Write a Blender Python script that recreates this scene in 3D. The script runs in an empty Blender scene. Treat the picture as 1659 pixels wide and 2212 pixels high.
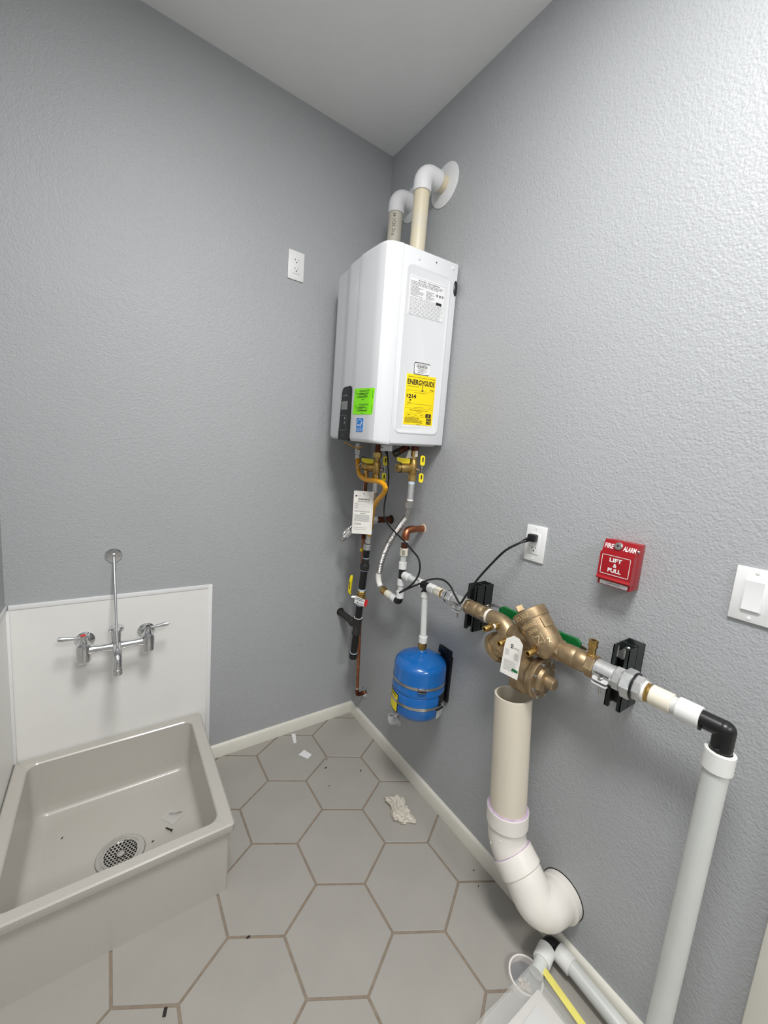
import bpy, bmesh, math, random
from mathutils import Vector, Matrix, noise
random.seed(7)
SC = bpy.context.scene
COL = SC.collection

# ---------------------------------------------------------------- camera
cam_d = bpy.data.cameras.new('camera'); cam = bpy.data.objects.new('camera', cam_d); COL.objects.link(cam)
cam.location = (-1.09588754, -1.72916852, 1.42686677)
cam.rotation_euler = (math.radians(82.08218896), math.radians(-4.71963375), math.radians(-34.33011042))
cam_d.sensor_fit = 'VERTICAL'; cam_d.sensor_height = 36.0; cam_d.sensor_width = 27.0
cam_d.lens = 850.1766706 / 2212 * 36.0
cam_d.clip_start = 0.02
SC.camera = cam
# ---------------------------------------------------------------- world, lights, exposure
ROOM_H = 2.813
world = bpy.data.worlds.new('world'); SC.world = world; world.use_nodes = True
world.node_tree.nodes['Background'].inputs[0].default_value = (0.6, 0.63, 0.66, 1)
world.node_tree.nodes['Background'].inputs[1].default_value = 0.3
def area(name, loc, sx, sy, power, col=(1, 1, 1), rot=(0, 0, 0)):
    d = bpy.data.lights.new(name, 'AREA'); d.shape = 'RECTANGLE'; d.size = sx; d.size_y = sy
    d.energy = power; d.color = col
    o = bpy.data.objects.new(name, d); COL.objects.link(o); o.location = loc; o.rotation_euler = rot
    return o
area('ceiling_lamp', (-0.90, -1.62, ROOM_H - 0.02), 0.34, 0.60, 27.5, (1.0, 0.995, 0.988))
area('added_rear_fill', (-0.75, -3.60, ROOM_H - 0.02), 0.60, 0.60, 30.0, (1.0, 0.995, 0.988))  # assumed unseen fill light, added to even out the back wall
SC.view_settings.view_transform = 'Standard'; SC.view_settings.look = 'None'
SC.view_settings.gamma = 1.0; SC.view_settings.use_curve_mapping = False
SC.view_settings.exposure = 0.50

# ---------------------------------------------------------------- helpers
V = Vector
WL = {}
def lin(c):
    c = c / 255.0
    return c / 12.92 if c <= 0.04045 else ((c + 0.055) / 1.055) ** 2.4
def mat(name, rgb, rough=0.5, metal=0.0, var=0.05, scale=25.0, bump=0.0, bscale=150.0, bdist=0.001, coat=0.0,
        trans=0.0, alpha=1.0, spec=0.5, sss=0.0, stretch=None, rgb2=None):
    m = bpy.data.materials.new(name); m.use_nodes = True
    nt = m.node_tree; b = nt.nodes['Principled BSDF']
    base = [lin(c) for c in rgb]
    tc = nt.nodes.new('ShaderNodeTexCoord')
    src = tc.outputs['Object']
    if stretch:
        mp = nt.nodes.new('ShaderNodeMapping'); mp.inputs['Scale'].default_value = stretch
        nt.links.new(src, mp.inputs['Vector']); src = mp.outputs['Vector']
    nz = nt.nodes.new('ShaderNodeTexNoise'); nz.inputs['Scale'].default_value = scale; nz.inputs['Detail'].default_value = 4
    nt.links.new(src, nz.inputs['Vector'])
    cr = nt.nodes.new('ShaderNodeValToRGB')
    cr.color_ramp.elements[0].position = 0.3; cr.color_ramp.elements[1].position = 0.7
    lo = [lin(c) for c in rgb2] if rgb2 else [max(0, c * (1 - var)) for c in base]
    hi = base if rgb2 else [min(1, c * (1 + var)) for c in base]
    cr.color_ramp.elements[0].color = (*lo, 1); cr.color_ramp.elements[1].color = (*hi, 1)
    nt.links.new(nz.outputs['Fac'], cr.inputs['Fac']); nt.links.new(cr.outputs['Color'], b.inputs['Base Color'])
    b.inputs['Roughness'].default_value = rough; b.inputs['Metallic'].default_value = metal
    b.inputs['Specular IOR Level'].default_value = spec
    if coat: b.inputs['Coat Weight'].default_value = coat; b.inputs['Coat Roughness'].default_value = 0.08
    if trans: b.inputs['Transmission Weight'].default_value = trans
    if sss:
        b.inputs['Subsurface Weight'].default_value = sss; b.inputs['Subsurface Radius'].default_value = (0.01, 0.01, 0.01)
    if alpha < 1: b.inputs['Alpha'].default_value = alpha
    if bump:
        n2 = nt.nodes.new('ShaderNodeTexNoise'); n2.inputs['Scale'].default_value = bscale; n2.inputs['Detail'].default_value = 2
        nt.links.new(src, n2.inputs['Vector'])
        bp = nt.nodes.new('ShaderNodeBump'); bp.inputs['Strength'].default_value = bump; bp.inputs['Distance'].default_value = bdist
        nt.links.new(n2.outputs['Fac'], bp.inputs['Height']); nt.links.new(bp.outputs['Normal'], b.inputs['Normal'])
    return m

def frame_of(axis):
    a = V(axis).normalized()
    t = V((0, 0, 1)) if abs(a.z) < 0.9 else V((1, 0, 0))
    u = t.cross(a).normalized(); w = a.cross(u)
    return u, w, a
def catmull(pts, step=0.006):
    P = [V(p) for p in pts]; P = [P[0] * 2 - P[1]] + P + [P[-1] * 2 - P[-2]]; out = []
    for i in range(1, len(P) - 2):
        a, b, c, d = P[i - 1], P[i], P[i + 1], P[i + 2]
        n = max(2, int((c - b).length / step))
        for k in range(n):
            t = k / n
            out.append(0.5 * ((2 * b) + (c - a) * t + (2 * a - 5 * b + 4 * c - d) * t * t + (3 * b - a - 3 * c + d) * t ** 3))
    out.append(P[-2]); return out
class MB:
    def __init__(s): s.v = []; s.f = []; s.tf = None
    def add(s, vs, fs):
        k = len(s.v); s.v += [V(v) for v in vs]; s.f += [tuple(i + k for i in f) for f in fs]; return s
    def box(s, c, size, bevel=0.0, rot=None, seg=2):
        bm = bmesh.new(); bmesh.ops.create_cube(bm, size=1.0)
        for v in bm.verts: v.co = V((v.co.x * size[0], v.co.y * size[1], v.co.z * size[2]))
        if bevel: bmesh.ops.bevel(bm, geom=bm.edges[:], offset=bevel, segments=seg, affect='EDGES', profile=0.5)
        R = rot if rot else Matrix.Identity(3)
        bm.verts.index_update()
        s.add([R @ v.co + V(c) for v in bm.verts], [[v.index for v in f.verts] for f in bm.faces]); bm.free(); return s
    def lathe(s, o, axis, prof, n=28, sq=(1, 1)):
        u, w, a = frame_of(axis); o = V(o); vs = []; fs = []; rings = []
        for t, r in prof:
            if r <= 1e-7: rings.append([len(vs)]); vs.append(o + a * t)
            else:
                rings.append(list(range(len(vs), len(vs) + n)))
                vs += [o + a * t + (u * math.cos(2 * math.pi * k / n) * sq[0] + w * math.sin(2 * math.pi * k / n) * sq[1]) * r for k in range(n)]
        for A, B in zip(rings, rings[1:]):
            for k in range(n):
                k2 = (k + 1) % n
                if len(A) == 1 and len(B) == 1: continue
                if len(A) == 1: fs.append((A[0], B[k2], B[k])[::-1])
                elif len(B) == 1: fs.append((A[k], A[k2], B[0]))
                else: fs.append((A[k], A[k2], B[k2], B[k]))
        return s.add(vs, fs)
    def cyl(s, p, q, r, r2=None, n=24, ch=0.0):
        p, q = V(p), V(q); L = (q - p).length; r2 = r if r2 is None else r2
        pr = [(0, 0), (0, r - ch), (ch, r), (L - ch, r2), (L, r2 - ch), (L, 0)] if ch else [(0, 0), (0, r), (L, r2), (L, 0)]
        return s.lathe(p, q - p, pr, n)
    def ring(s, p, q, ro, ri, n=28, ch=0.0008):
        p, q = V(p), V(q); L = (q - p).length
        return s.lathe(p, q - p, [(0, ri), (0, ro - ch), (ch, ro), (L - ch, ro), (L, ro - ch), (L, ri), (0, ri)], n)
    def hexn(s, p, q, r, n=6):
        p, q = V(p), V(q); L = (q - p).length; c = r * 0.09
        return s.lathe(p, q - p, [(0, 0), (0, r * 0.9), (c, r), (L - c, r), (L, r * 0.9), (L, 0)], n)
    def tube(s, pts, r, n=12, cap=True):
        P = [V(p) for p in pts]; m = len(P); vs = []; fs = []
        rr = r if isinstance(r, (list, tuple)) else [r] * m
        T = [(P[min(i + 1, m - 1)] - P[max(i - 1, 0)]).normalized() for i in range(m)]
        u, w, _ = frame_of(T[0])
        for i in range(m):
            if i:
                u = (u - T[i] * u.dot(T[i])).normalized()
            w = T[i].cross(u)
            vs += [P[i] + (u * math.cos(2 * math.pi * k / n) + w * math.sin(2 * math.pi * k / n)) * rr[i] for k in range(n)]
        for i in range(m - 1):
            for k in range(n):
                k2 = (k + 1) % n; fs.append((i * n + k, i * n + k2, (i + 1) * n + k2, (i + 1) * n + k))
        if cap:
            fs.append(tuple(range(n))[::-1]); fs.append(tuple((m - 1) * n + k for k in range(n)))
        return s.add(vs, fs)
    def prism(s, poly, o, u, v, n, d):
        o, u, v, n = V(o), V(u), V(v), V(n); m = len(poly)
        vs = [o + u * a + v * b for a, b in poly] + [o + u * a + v * b + n * d for a, b in poly]
        fs = [tuple(range(m))[::-1], tuple(range(m, 2 * m))] + [(k, (k + 1) % m, m + (k + 1) % m, m + k) for k in range(m)]
        return s.add(vs, fs)
    def quad(s, F, x0, y0, x1, y1, h=0.0003):
        o, u, v, n = F; P = lambda a, b: o + u * a + v * b + n * h
        return s.add([P(x0, y0), P(x1, y0), P(x1, y1), P(x0, y1)], [(0, 1, 2, 3)])
    def text(s, t, F, cx, cy, width=None, height=None, h=0.0004, bold=0.0, ex=0.0, wrap=None):
        c = bpy.data.curves.new('t', 'FONT'); c.body = t; c.size = 1.0; c.offset = bold; c.resolution_u = 3; c.extrude = 0.5 if ex else 0.0
        ob = bpy.data.objects.new('t', c); COL.objects.link(ob)
        dg = bpy.context.evaluated_depsgraph_get(); me = bpy.data.meshes.new_from_object(ob.evaluated_get(dg))
        vs = [v.co.copy() for v in me.vertices]; fs = [tuple(p.vertices) for p in me.polygons]
        bpy.data.objects.remove(ob); bpy.data.curves.remove(c); bpy.data.meshes.remove(me)
        if not vs: return s
        x0 = min(v.x for v in vs); x1 = max(v.x for v in vs); y0 = min(v.y for v in vs); y1 = max(v.y for v in vs)
        sx = width / (x1 - x0) if width else height / (y1 - y0); sy = height / (y1 - y0) if height else sx
        if width is None: sx = sy
        o, u, v, n = F; out = []
        for q in vs:
            a = cx + (q.x - (x0 + x1) / 2) * sx; b = cy + (q.y - (y0 + y1) / 2) * sy; hh = h + (q.z + 0.5) * ex if ex else h
            out.append(wrap(a, b, hh) if wrap else o + u * a + v * b + n * hh)
        return s.add(out, fs)
    def lines(s, F, x0, x1, y0, y1, n, th=0.45, jit=0.25, h=0.0003, words=True):
        dy = (y1 - y0) / n
        for k in range(n):
            y = y1 - dy * (k + 0.5); e = x1 - random.random() * jit * (x1 - x0); x = x0
            if not words: s.quad(F, x0, y - dy * th / 2, e, y + dy * th / 2, h); continue
            while x < e:
                w = (0.03 + 0.09 * random.random()) * (x1 - x0); s.quad(F, x, y - dy * th / 2, min(x + w, e), y + dy * th / 2, h); x += w + 0.018 * (x1 - x0)
        return s
    def map(s, fn): s.v = [V(fn(v)) for v in s.v]; return s
def rrect(x0, y0, x1, y1, r, seg=5):
    out = []
    for cx, cy, a0 in ((x1 - r, y1 - r, 0), (x0 + r, y1 - r, 90), (x0 + r, y0 + r, 180), (x1 - r, y0 + r, 270)):
        for k in range(seg + 1):
            a = math.radians(a0 + 90 * k / seg); out.append((cx + r * math.cos(a), cy + r * math.sin(a)))
    return out
def _mesh(name, mb, m, sharp):
    me = bpy.data.meshes.new(name)
    lo = V([min(v[i] for v in mb.v) for i in range(3)]); hi = V([max(v[i] for v in mb.v) for i in range(3)])
    c = V(((lo.x + hi.x) / 2, (lo.y + hi.y) / 2, lo.z))
    me.from_pydata([v - c for v in mb.v], [], mb.f); me.validate(); me.update()
    me.polygons.foreach_set('use_smooth', [True] * len(me.polygons))
    bm = bmesh.new(); bm.from_mesh(me); bmesh.ops.recalc_face_normals(bm, faces=bm.faces[:]) if sharp >= 0 else None; bm.to_mesh(me); bm.free()
    me.set_sharp_from_angle(angle=math.radians(abs(sharp)))
    me.materials.append(m); return me, c
def part(name, mb, m, parent, label=None, sharp=32, kind=None):
    me, c = _mesh(name, mb, m, sharp); o = bpy.data.objects.new(name, me); COL.objects.link(o)
    o.parent = parent; o.location = c - WL[parent.name]; WL[o.name] = c
    if label: o['label'] = label
    if kind: o['kind'] = kind
    return o
def solo(name, mb, m, label=None, cat=None, group=None, kind=None, sharp=32):
    me, c = _mesh(name, mb, m, sharp); o = bpy.data.objects.new(name, me); COL.objects.link(o); o.location = c; WL[o.name] = c
    if label: o['label'] = label
    if cat: o['category'] = cat
    if group: o['group'] = group
    if kind: o['kind'] = kind
    return o
def thing(name, loc, label, cat, group=None):
    o = bpy.data.objects.new(name, None); COL.objects.link(o); o.empty_display_size = 0.02
    o.location = loc; WL[o.name] = V(loc); o['label'] = label; o['category'] = cat
    if group: o['group'] = group
    return o
FR = lambda y, z, x=0.0: (V((x, y, z)), V((0, -1, 0)), V((0, 0, 1)), V((-1, 0, 0)))   # frame on the right wall
FB = lambda x, z, y=0.0: (V((x, y, z)), V((1, 0, 0)), V((0, 0, 1)), V((0, -1, 0)))    # frame on the back wall

# ---------------------------------------------------------------- materials
def wall_mat(name, rgb, bump, rough=0.5):
    m = mat(name, rgb, rough=rough, var=0.02, scale=3)
    nt = m.node_tree; b = nt.nodes['Principled BSDF']; tc = [n for n in nt.nodes if n.type == 'TEX_COORD'][0]
    n1 = nt.nodes.new('ShaderNodeTexNoise'); n1.inputs['Scale'].default_value = 185; n1.inputs['Detail'].default_value = 2.0; n1.inputs['Roughness'].default_value = 0.45
    n2 = nt.nodes.new('ShaderNodeTexNoise'); n2.inputs['Scale'].default_value = 75; n2.inputs['Detail'].default_value = 1
    mx = nt.nodes.new('ShaderNodeMath'); mx.operation = 'MULTIPLY_ADD'; mx.inputs[1].default_value = 0.6
    nt.links.new(tc.outputs['Object'], n1.inputs['Vector']); nt.links.new(tc.outputs['Object'], n2.inputs['Vector'])
    nt.links.new(n2.outputs['Fac'], mx.inputs[0]); nt.links.new(n1.outputs['Fac'], mx.inputs[2])
    bp = nt.nodes.new('ShaderNodeBump'); bp.inputs['Strength'].default_value = bump; bp.inputs['Distance'].default_value = 0.0022
    nt.links.new(mx.outputs[0], bp.inputs['Height']); nt.links.new(bp.outputs['Normal'], b.inputs['Normal'])
    return m
M_WALL = wall_mat('grey_wall_paint', (172, 174, 176), 0.75, 0.5)
M_CEIL = wall_mat('white_ceiling_paint', (240, 240, 239), 0.25, 0.7)
M_BASE = mat('off_white_trim_paint', (226, 223, 212), 0.4, var=0.02, scale=12)
M_TILE = mat('greige_porcelain', (165, 161, 154), 0.42, var=0.035, scale=7, bump=0.05, bscale=60)
M_GROUT = mat('tan_grout', (140, 127, 112), 0.9, var=0.12, scale=60, bump=0.3, bscale=300)
M_PANEL = mat('white_fiberglass_panel', (236, 235, 231), 0.35, var=0.012, scale=10, bump=0.08, bscale=45, bdist=0.002)
M_SINK = mat('stone_grey_terrazzo', (188, 184, 176), 0.3, var=0.02, scale=160, coat=0.15)
M_CHROME = mat('chrome', (215, 216, 218), 0.13, 1.0, var=0.03, scale=40)
M_STEEL = mat('stainless_steel', (196, 194, 190), 0.27, 1.0, var=0.06, scale=60)
M_GALV = mat('galvanized_steel', (204, 205, 204), 0.4, 0.65, var=0.10, scale=90, bump=0.08, bscale=260)
M_HEAT = mat('white_enamel', (222, 223, 225), 0.24, var=0.008, scale=5, coat=0.25)
M_BLACK = mat('black_plastic', (20, 20, 22), 0.32, var=0.15)
M_PANELB = mat('matt_black_panel', (30, 30, 32), 0.5, var=0.1, spec=0.25)
M_IRON = mat('black_iron', (34, 34, 34), 0.38, 0.25, var=0.2, scale=50, bump=0.08, bscale=200)
M_IRONC = mat('black_cast_iron', (52, 51, 48), 0.55, 0.2, var=0.15, scale=70, bump=0.15, bscale=300)
M_STRUT = mat('dark_green_black_strut', (36, 42, 40), 0.42, 0.2, var=0.1)
M_COPPER = mat('copper', (200, 132, 96), 0.3, 0.95, rgb2=(148, 90, 62), scale=35)
M_COPPERD = mat('tarnished_copper', (128, 74, 52), 0.4, 0.85, rgb2=(66, 40, 32), scale=40)
M_BRASS = mat('yellow_brass', (206, 174, 108), 0.28, 0.95, rgb2=(168, 136, 78), scale=60)
M_BRONZE = mat('cast_bronze', (182, 160, 126), 0.42, 0.75, rgb2=(150, 128, 98), scale=45, bump=0.12, bscale=420)
M_BRONZEL = mat('cast_bronze_letters', (222, 196, 156), 0.4, 0.7)
M_PEX = mat('translucent_white_pipe', (214, 216, 212), 0.38, var=0.015, sss=0.15)
M_PEXR = mat('white_expansion_ring', (234, 234, 231), 0.36, var=0.015, sss=0.15)
M_CREAMR = mat('cream_expansion_sleeve', (232, 226, 208), 0.33, var=0.02, sss=0.15)
M_PVC = mat('white_pipe_fitting', (234, 234, 234), 0.33, var=0.015)
M_PVCC = mat('yellowed_cream_pipe', (226, 213, 182), 0.42, rgb2=(216, 208, 188), scale=9)
M_PVCG = mat('dusty_cream_pipe', (208, 203, 188), 0.45, rgb2=(196, 190, 172), scale=12)
M_WASTE = mat('beige_waste_pipe', (226, 217, 199), 0.4, rgb2=(214, 205, 187), scale=10, stretch=(1, 1, 0.12))
M_WASTEW = mat('white_waste_fitting', (235, 230, 222), 0.36, var=0.03, scale=15)
M_PURPLE = mat('purple_primer', (176, 150, 184), 0.6, rgb2=(214, 198, 214), scale=40)
M_DOPE = mat('pale_blue_pipe_dope', (170, 196, 226), 0.5, rgb2=(226, 232, 240), scale=120)
M_TAPE = mat('white_thread_tape', (238, 235, 228), 0.6, var=0.05, scale=80)
M_BLUE = mat('blue_enamel', (16, 100, 176), 0.2, var=0.02, coat=0.5)
M_YEL = mat('yellow_vinyl', (240, 220, 20), 0.4, var=0.03)
M_HOSE = mat('golden_yellow_coating', (228, 160, 12), 0.42, var=0.05)
M_GREEN = mat('green_vinyl', (8, 104, 48), 0.4, var=0.04)
M_RED = mat('red_paint', (158, 14, 24), 0.35, var=0.03, coat=0.2)
M_REDL = mat('red_tag', (214, 36, 34), 0.5)
M_WPLAS = mat('white_plastic', (238, 238, 237), 0.32, var=0.01)
M_PRINT = mat('black_ink', (28, 26, 26), 0.7, var=0.05)
M_GREY = mat('grey_ink', (134, 134, 136), 0.7, var=0.05)
M_INKP = mat('faded_pipe_ink', (104, 96, 90), 0.7, var=0.1)
M_WPRINT = mat('white_ink', (240, 240, 238), 0.6, var=0.02)
M_LABEL = mat('white_label_stock', (232, 232, 232), 0.5, var=0.01)
M_CARD = mat('white_card', (232, 229, 222), 0.7, var=0.02)
M_ENERGY = mat('yellow_label_stock', (255, 222, 0), 0.5, var=0.01)
M_NEON = mat('neon_green_label_stock', (140, 246, 0), 0.55, var=0.01)
M_STAR = mat('blue_label_stock', (30, 128, 214), 0.5, var=0.01)
M_SCREEN = mat('grey_display_glass', (128, 128, 126), 0.15, var=0.05)
M_PAPER = mat('crumpled_paper', (206, 199, 186), 0.9, var=0.10, scale=60, bump=0.5, bscale=140, bdist=0.002)
M_DEBRIS = mat('dark_debris', (40, 36, 32), 0.8)
M_SAND = mat('plaster_crumbs', (206, 190, 170), 0.9, var=0.2, scale=200)
M_BAG = mat('clear_plastic_film', (235, 235, 232), 0.12, var=0.01, alpha=0.28)
M_ZIP = mat('yellow_film_strip', (238, 226, 120), 0.4)

# ================================================================ THE SETTING
X0, Y0 = -1.395, -5.2        # left wall plane, wall behind the camera
def wallbox(name, lo, hi, m):
    lo, hi = V(lo), V(hi)
    return solo(name, MB().box((lo + hi) / 2, hi - lo), m, kind='structure')
wall_back = wallbox('wall_back', (X0 - 0.1, 0, -0.1), (0.1, 0.1, ROOM_H + 0.1), M_WALL)
wall_right = wallbox('wall_right', (0, Y0 - 0.1, -0.1), (0.1, 0, ROOM_H + 0.1), M_WALL)
wall_left = wallbox('wall_left', (X0 - 0.1, Y0 - 0.1, -0.1), (X0, 0, ROOM_H + 0.1), M_WALL)
wall_front = wallbox('wall_front', (X0, Y0 - 0.1, -0.1), (0, Y0, ROOM_H + 0.1), M_WALL)
ceiling = wallbox('ceiling', (X0, Y0, ROOM_H), (0, 0, ROOM_H + 0.1), M_CEIL)
floor = wallbox('floor', (X0, Y0, -0.06), (0, 0, -0.0025), M_GROUT)
# hexagonal tiles, each a piece of its own, clipped at the walls
S = 0.162615; ANG = math.radians(-29.65); OX, OY = -0.40830, -0.65068; GAP = 0.0036
ca, sa = math.cos(ANG), math.sin(ANG); H3 = math.sqrt(3) / 2
def clip(poly, axis, lim, keep_less):
    out = []
    for i in range(len(poly)):
        a, b = poly[i], poly[(i + 1) % len(poly)]
        ia = (a[axis] <= lim) if keep_less else (a[axis] >= lim); ib = (b[axis] <= lim) if keep_less else (b[axis] >= lim)
        if ia: out.append(a)
        if ia != ib:
            t = (lim - a[axis]) / (b[axis] - a[axis]); out.append((a[0] + t * (b[0] - a[0]), a[1] + t * (b[1] - a[1])))
    return out
def inset(poly, d):
    cx = sum(p[0] for p in poly) / len(poly); cy = sum(p[1] for p in poly) / len(poly); out = []
    for x, y in poly:
        L = math.hypot(x - cx, y - cy); k = max(0, (L - d) / L); out.append((cx + (x - cx) * k, cy + (y - cy) * k))
    return out
for i in range(-14, 15):
    for j in range(-14, 15):
        cu, cv = 1.5 * i, 2 * H3 * (j + (0.5 if i % 2 else 0))
        R = S - GAP / H3
        poly = []
        for k in range(6):
            a = math.radians(60 * k); uu, vv = cu * S + R * math.cos(a), cv * S + R * math.sin(a)
            poly.append((OX + ca * uu - sa * vv, OY + sa * uu + ca * vv))
        for ax, lim, less in ((0, -0.006, True), (0, X0 + 0.003, False), (1, -0.006, True), (1, Y0 + 0.003, False)):
            poly = clip(poly, ax, lim, less)
            if len(poly) < 3: break
        if len(poly) < 3: continue
        ar = abs(sum(poly[k][0] * poly[(k + 1) % len(poly)][1] - poly[(k + 1) % len(poly)][0] * poly[k][1] for k in range(len(poly)))) / 2
        if ar < 2e-4: continue
        top = inset(poly, 0.0012); n = len(poly); dz = random.uniform(-0.0003, 0.0003)
        mb = MB().add([(x, y, -0.004) for x, y in poly] + [(x, y, -0.0010 + dz) for x, y in poly] + [(x, y, dz) for x, y in top],
                      [tuple(range(n))[::-1], tuple(range(2 * n, 3 * n))] + [(k, (k + 1) % n, n + (k + 1) % n, n + k) for k in range(n)]
                      + [(n + k, n + (k + 1) % n, 2 * n + (k + 1) % n, 2 * n + k) for k in range(n)])
        part('tile', mb, M_TILE, floor)
def skirting(name, p0, p1, nrm, h=0.062, t=0.012):
    p0, p1, nr = V(p0), V(p1), V(nrm); prof = [(0, 0), (t, 0), (t, h - 0.012), (t - 0.004, h - 0.004), (0.003, h), (0, h)]
    m = len(prof); vs = [p + nr * a + V((0, 0, b)) for p in (p0, p1) for a, b in prof]
    fs = [(k, (k + 1) % m, m + (k + 1) % m, m + k) for k in range(m)] + [tuple(range(m)), tuple(range(m, 2 * m))[::-1]]
    return solo(name, MB().add(vs, fs), M_BASE, kind='structure')
skirting('baseboard_back', (-0.752, 0, 0.0005), (-0.0005, 0, 0.0005), (0, -1, 0))
skirting('baseboard_right', (0, -0.012, 0.0005), (0, -1.650, 0.0005), (-1, 0, 0))
# door casing on the right wall beside the switch, running up out of the frame
solo('trim_1', MB().box((-0.008, -1.680, 1.03), (0.018, 0.058, 2.06), 0.004), M_BASE, kind='structure')
solo('trim_2', MB().box((-0.008, -2.12, 2.088), (0.018, 0.94, 0.058), 0.004), M_BASE, kind='structure')
solo('trim_3', MB().box((-0.008, -2.56, 1.03), (0.018, 0.058, 2.06), 0.004), M_BASE, kind='structure')
d1 = solo('door_1', MB().box((-0.003, -2.12, 1.03), (0.008, 0.82, 2.05), 0.002), M_BASE, kind='structure')
part('door_handle', MB().lathe((-0.008, -1.79, 0.98), (-1, 0, 0), [(0, 0), (0, 0.03), (0.006, 0.028), (0.01, 0.012), (0.03, 0.012), (0.04, 0.026), (0.055, 0.024), (0.06, 0)]), M_STEEL, d1)

# ---------------------------------------------------------------- fiberglass wall panels behind the sink
p = thing('wall_panel', (-1.08, -0.002, 0.02), 'white fiberglass splash panel on back wall behind the faucet', 'wall panel')
part('sheet', MB().box((-1.0745, -0.0015, 0.418), (0.625, 0.003, 0.81)), M_PANEL, p)
part('edge_trim', MB().box((-1.0745, -0.003, 0.824), (0.625, 0.006, 0.017), 0.0018), M_PVC, p)
part('edge_trim', MB().box((-0.7555, -0.003, 0.418), (0.017, 0.006, 0.829), 0.0018), M_PVC, p)
p = thing('wall_panel', (X0 + 0.002, -0.4, 0.02), 'white fiberglass splash panel on left wall at frame edge', 'wall panel')
part('sheet', MB().box((X0 + 0.0015, -0.39, 0.418), (0.003, 0.77, 0.81)), M_PANEL, p)
part('edge_trim', MB().box((X0 + 0.003, -0.39, 0.824), (0.006, 0.77, 0.017), 0.0018), M_PVC, p)
part('edge_trim', MB().box((X0 + 0.003, -0.783, 0.418), (0.006, 0.017, 0.829), 0.0018), M_PVC, p)
part('corner_trim', MB().box((X0 + 0.0065, -0.0065, 0.53), (0.011, 0.011, 0.57), 0.004), M_PVC, p)

# ================================================================ MOP SINK
SX0, SX1, SY0, SY1, SZ = X0 + 0.006, -0.788, -0.618, -0.009, 0.254
sink = thing('mop_sink', ((SX0 + SX1) / 2, (SY0 + SY1) / 2, 0), 'square grey floor mop sink in the corner under the faucet', 'sink')
def loop(x0, y0, x1, y1, r, z): return [(x, y, z) for x, y in rrect(x0, y0, x1, y1, r, 6)]
ix0, ix1, iy0, iy1 = SX0 + 0.040, SX1 - 0.042, SY0 + 0.036, SY1 - 0.040
LP = [loop(SX0 + .012, SY0 + .016, SX1 - .012, SY1 - .012, .012, 0.0), loop(SX0 + .010, SY0 + .014, SX1 - .010, SY1 - .010, .012, SZ - 0.036),
      loop(SX0 + .002, SY0 + .002, SX1 - .002, SY1 - .001, .012, SZ - 0.031), loop(SX0, SY0, SX1, SY1, .012, SZ - 0.027),
      loop(SX0, SY0, SX1, SY1, .012, SZ - 0.004), loop(SX0 + .004, SY0 + .004, SX1 - .004, SY1 - .004, .010, SZ),
      loop(ix0 - .004, iy0 - .004, ix1 + .004, iy1 + .004, .032, SZ), loop(ix0, iy0, ix1, iy1, .030, SZ - 0.004),
      loop(ix0 + .008, iy0 + .010, ix1 - .008, iy1 - .008, .032, 0.085), loop(ix0 + .011, iy0 + .013, ix1 - .011, iy1 - .011, .034, 0.062),
      loop(ix0 + .018, iy0 + .020, ix1 - .018, iy1 - .018, .036, 0.051), loop(ix0 + .030, iy0 + .032, ix1 - .030, iy1 - .030, .036, 0.0455), loop(ix0 + .055, iy0 + .057, ix1 - .055, iy1 - .055, .06, 0.0445)]
mb = MB(); n = len(LP[0])
for L in LP: mb.v += [V(q) for q in L]
for a in range(len(LP) - 1):
    mb.f += [(a * n + k, a * n + (k + 1) % n, (a + 1) * n + (k + 1) % n, (a + 1) * n + k) for k in range(n)]
DR = V((-1.085, -0.347, 0.0430)); kd = len(mb.v)
angs = [math.atan2(q[1] - DR.y, q[0] - DR.x) for q in LP[-1]]
mb.v += [DR + V((math.cos(a) * 0.069, math.sin(a) * 0.069, 0)) for a in angs]; a = len(LP) - 1
mb.f += [(a * n + k, a * n + (k + 1) % n, kd + (k + 1) % n, kd + k) for k in range(n)]
mb.f.append(tuple(range(n))[::-1])
part('basin', mb, M_SINK, sink, sharp=40)
# drain: flange, perforated dome strainer
dr = part('drain', MB().lathe(DR + V((0, 0, -0.006)), (0, 0, 1), [(0, 0.071), (0.008, 0.071), (0.0095, 0.069), (0.0095, 0.056), (0.005, 0.054), (0.001, 0.05), (0.0005, 0)], 48), M_STEEL, sink)
mb = MB()
grid = 0.0105; holes = []
for i in range(-6, 7):
    for j in range(-6, 7):
        x, y = (i + 0.5 * (j % 2)) * grid, j * grid * H3
        if 0.012 < math.hypot(x, y) < 0.0475: holes.append((x, y))
def dome(x, y): d = math.hypot(x, y) / 0.052; return DR + V((x, y, 0.0045 - 0.006 * (1 - d) * (1 if d > 0.3 else d / 0.3)))
hx = MB()
for x, y in holes:
    ro, ri = grid * 0.578, grid * 0.40
    o6 = [(x + ro * math.cos(math.radians(60 * k + 30)), y + ro * math.sin(math.radians(60 * k + 30))) for k in range(6)]
    i6 = [(x + ri * math.cos(math.radians(60 * k + 30)), y + ri * math.sin(math.radians(60 * k + 30))) for k in range(6)]
    hx.add([dome(*q) for q in o6] + [dome(*q) for q in i6] + [dome(*q) - V((0, 0, 0.003)) for q in i6],
           [(k, (k + 1) % 6, 6 + (k + 1) % 6, 6 + k) for k in range(6)] + [(6 + k, 6 + (k + 1) % 6, 12 + (k + 1) % 6, 12 + k) for k in range(6)])
hx.lathe(DR + V((0, 0, 0.0)), (0, 0, 1), [(0.004, 0.0565), (0.0048, 0.0525), (0.0040, 0.0475)], 36)
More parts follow.
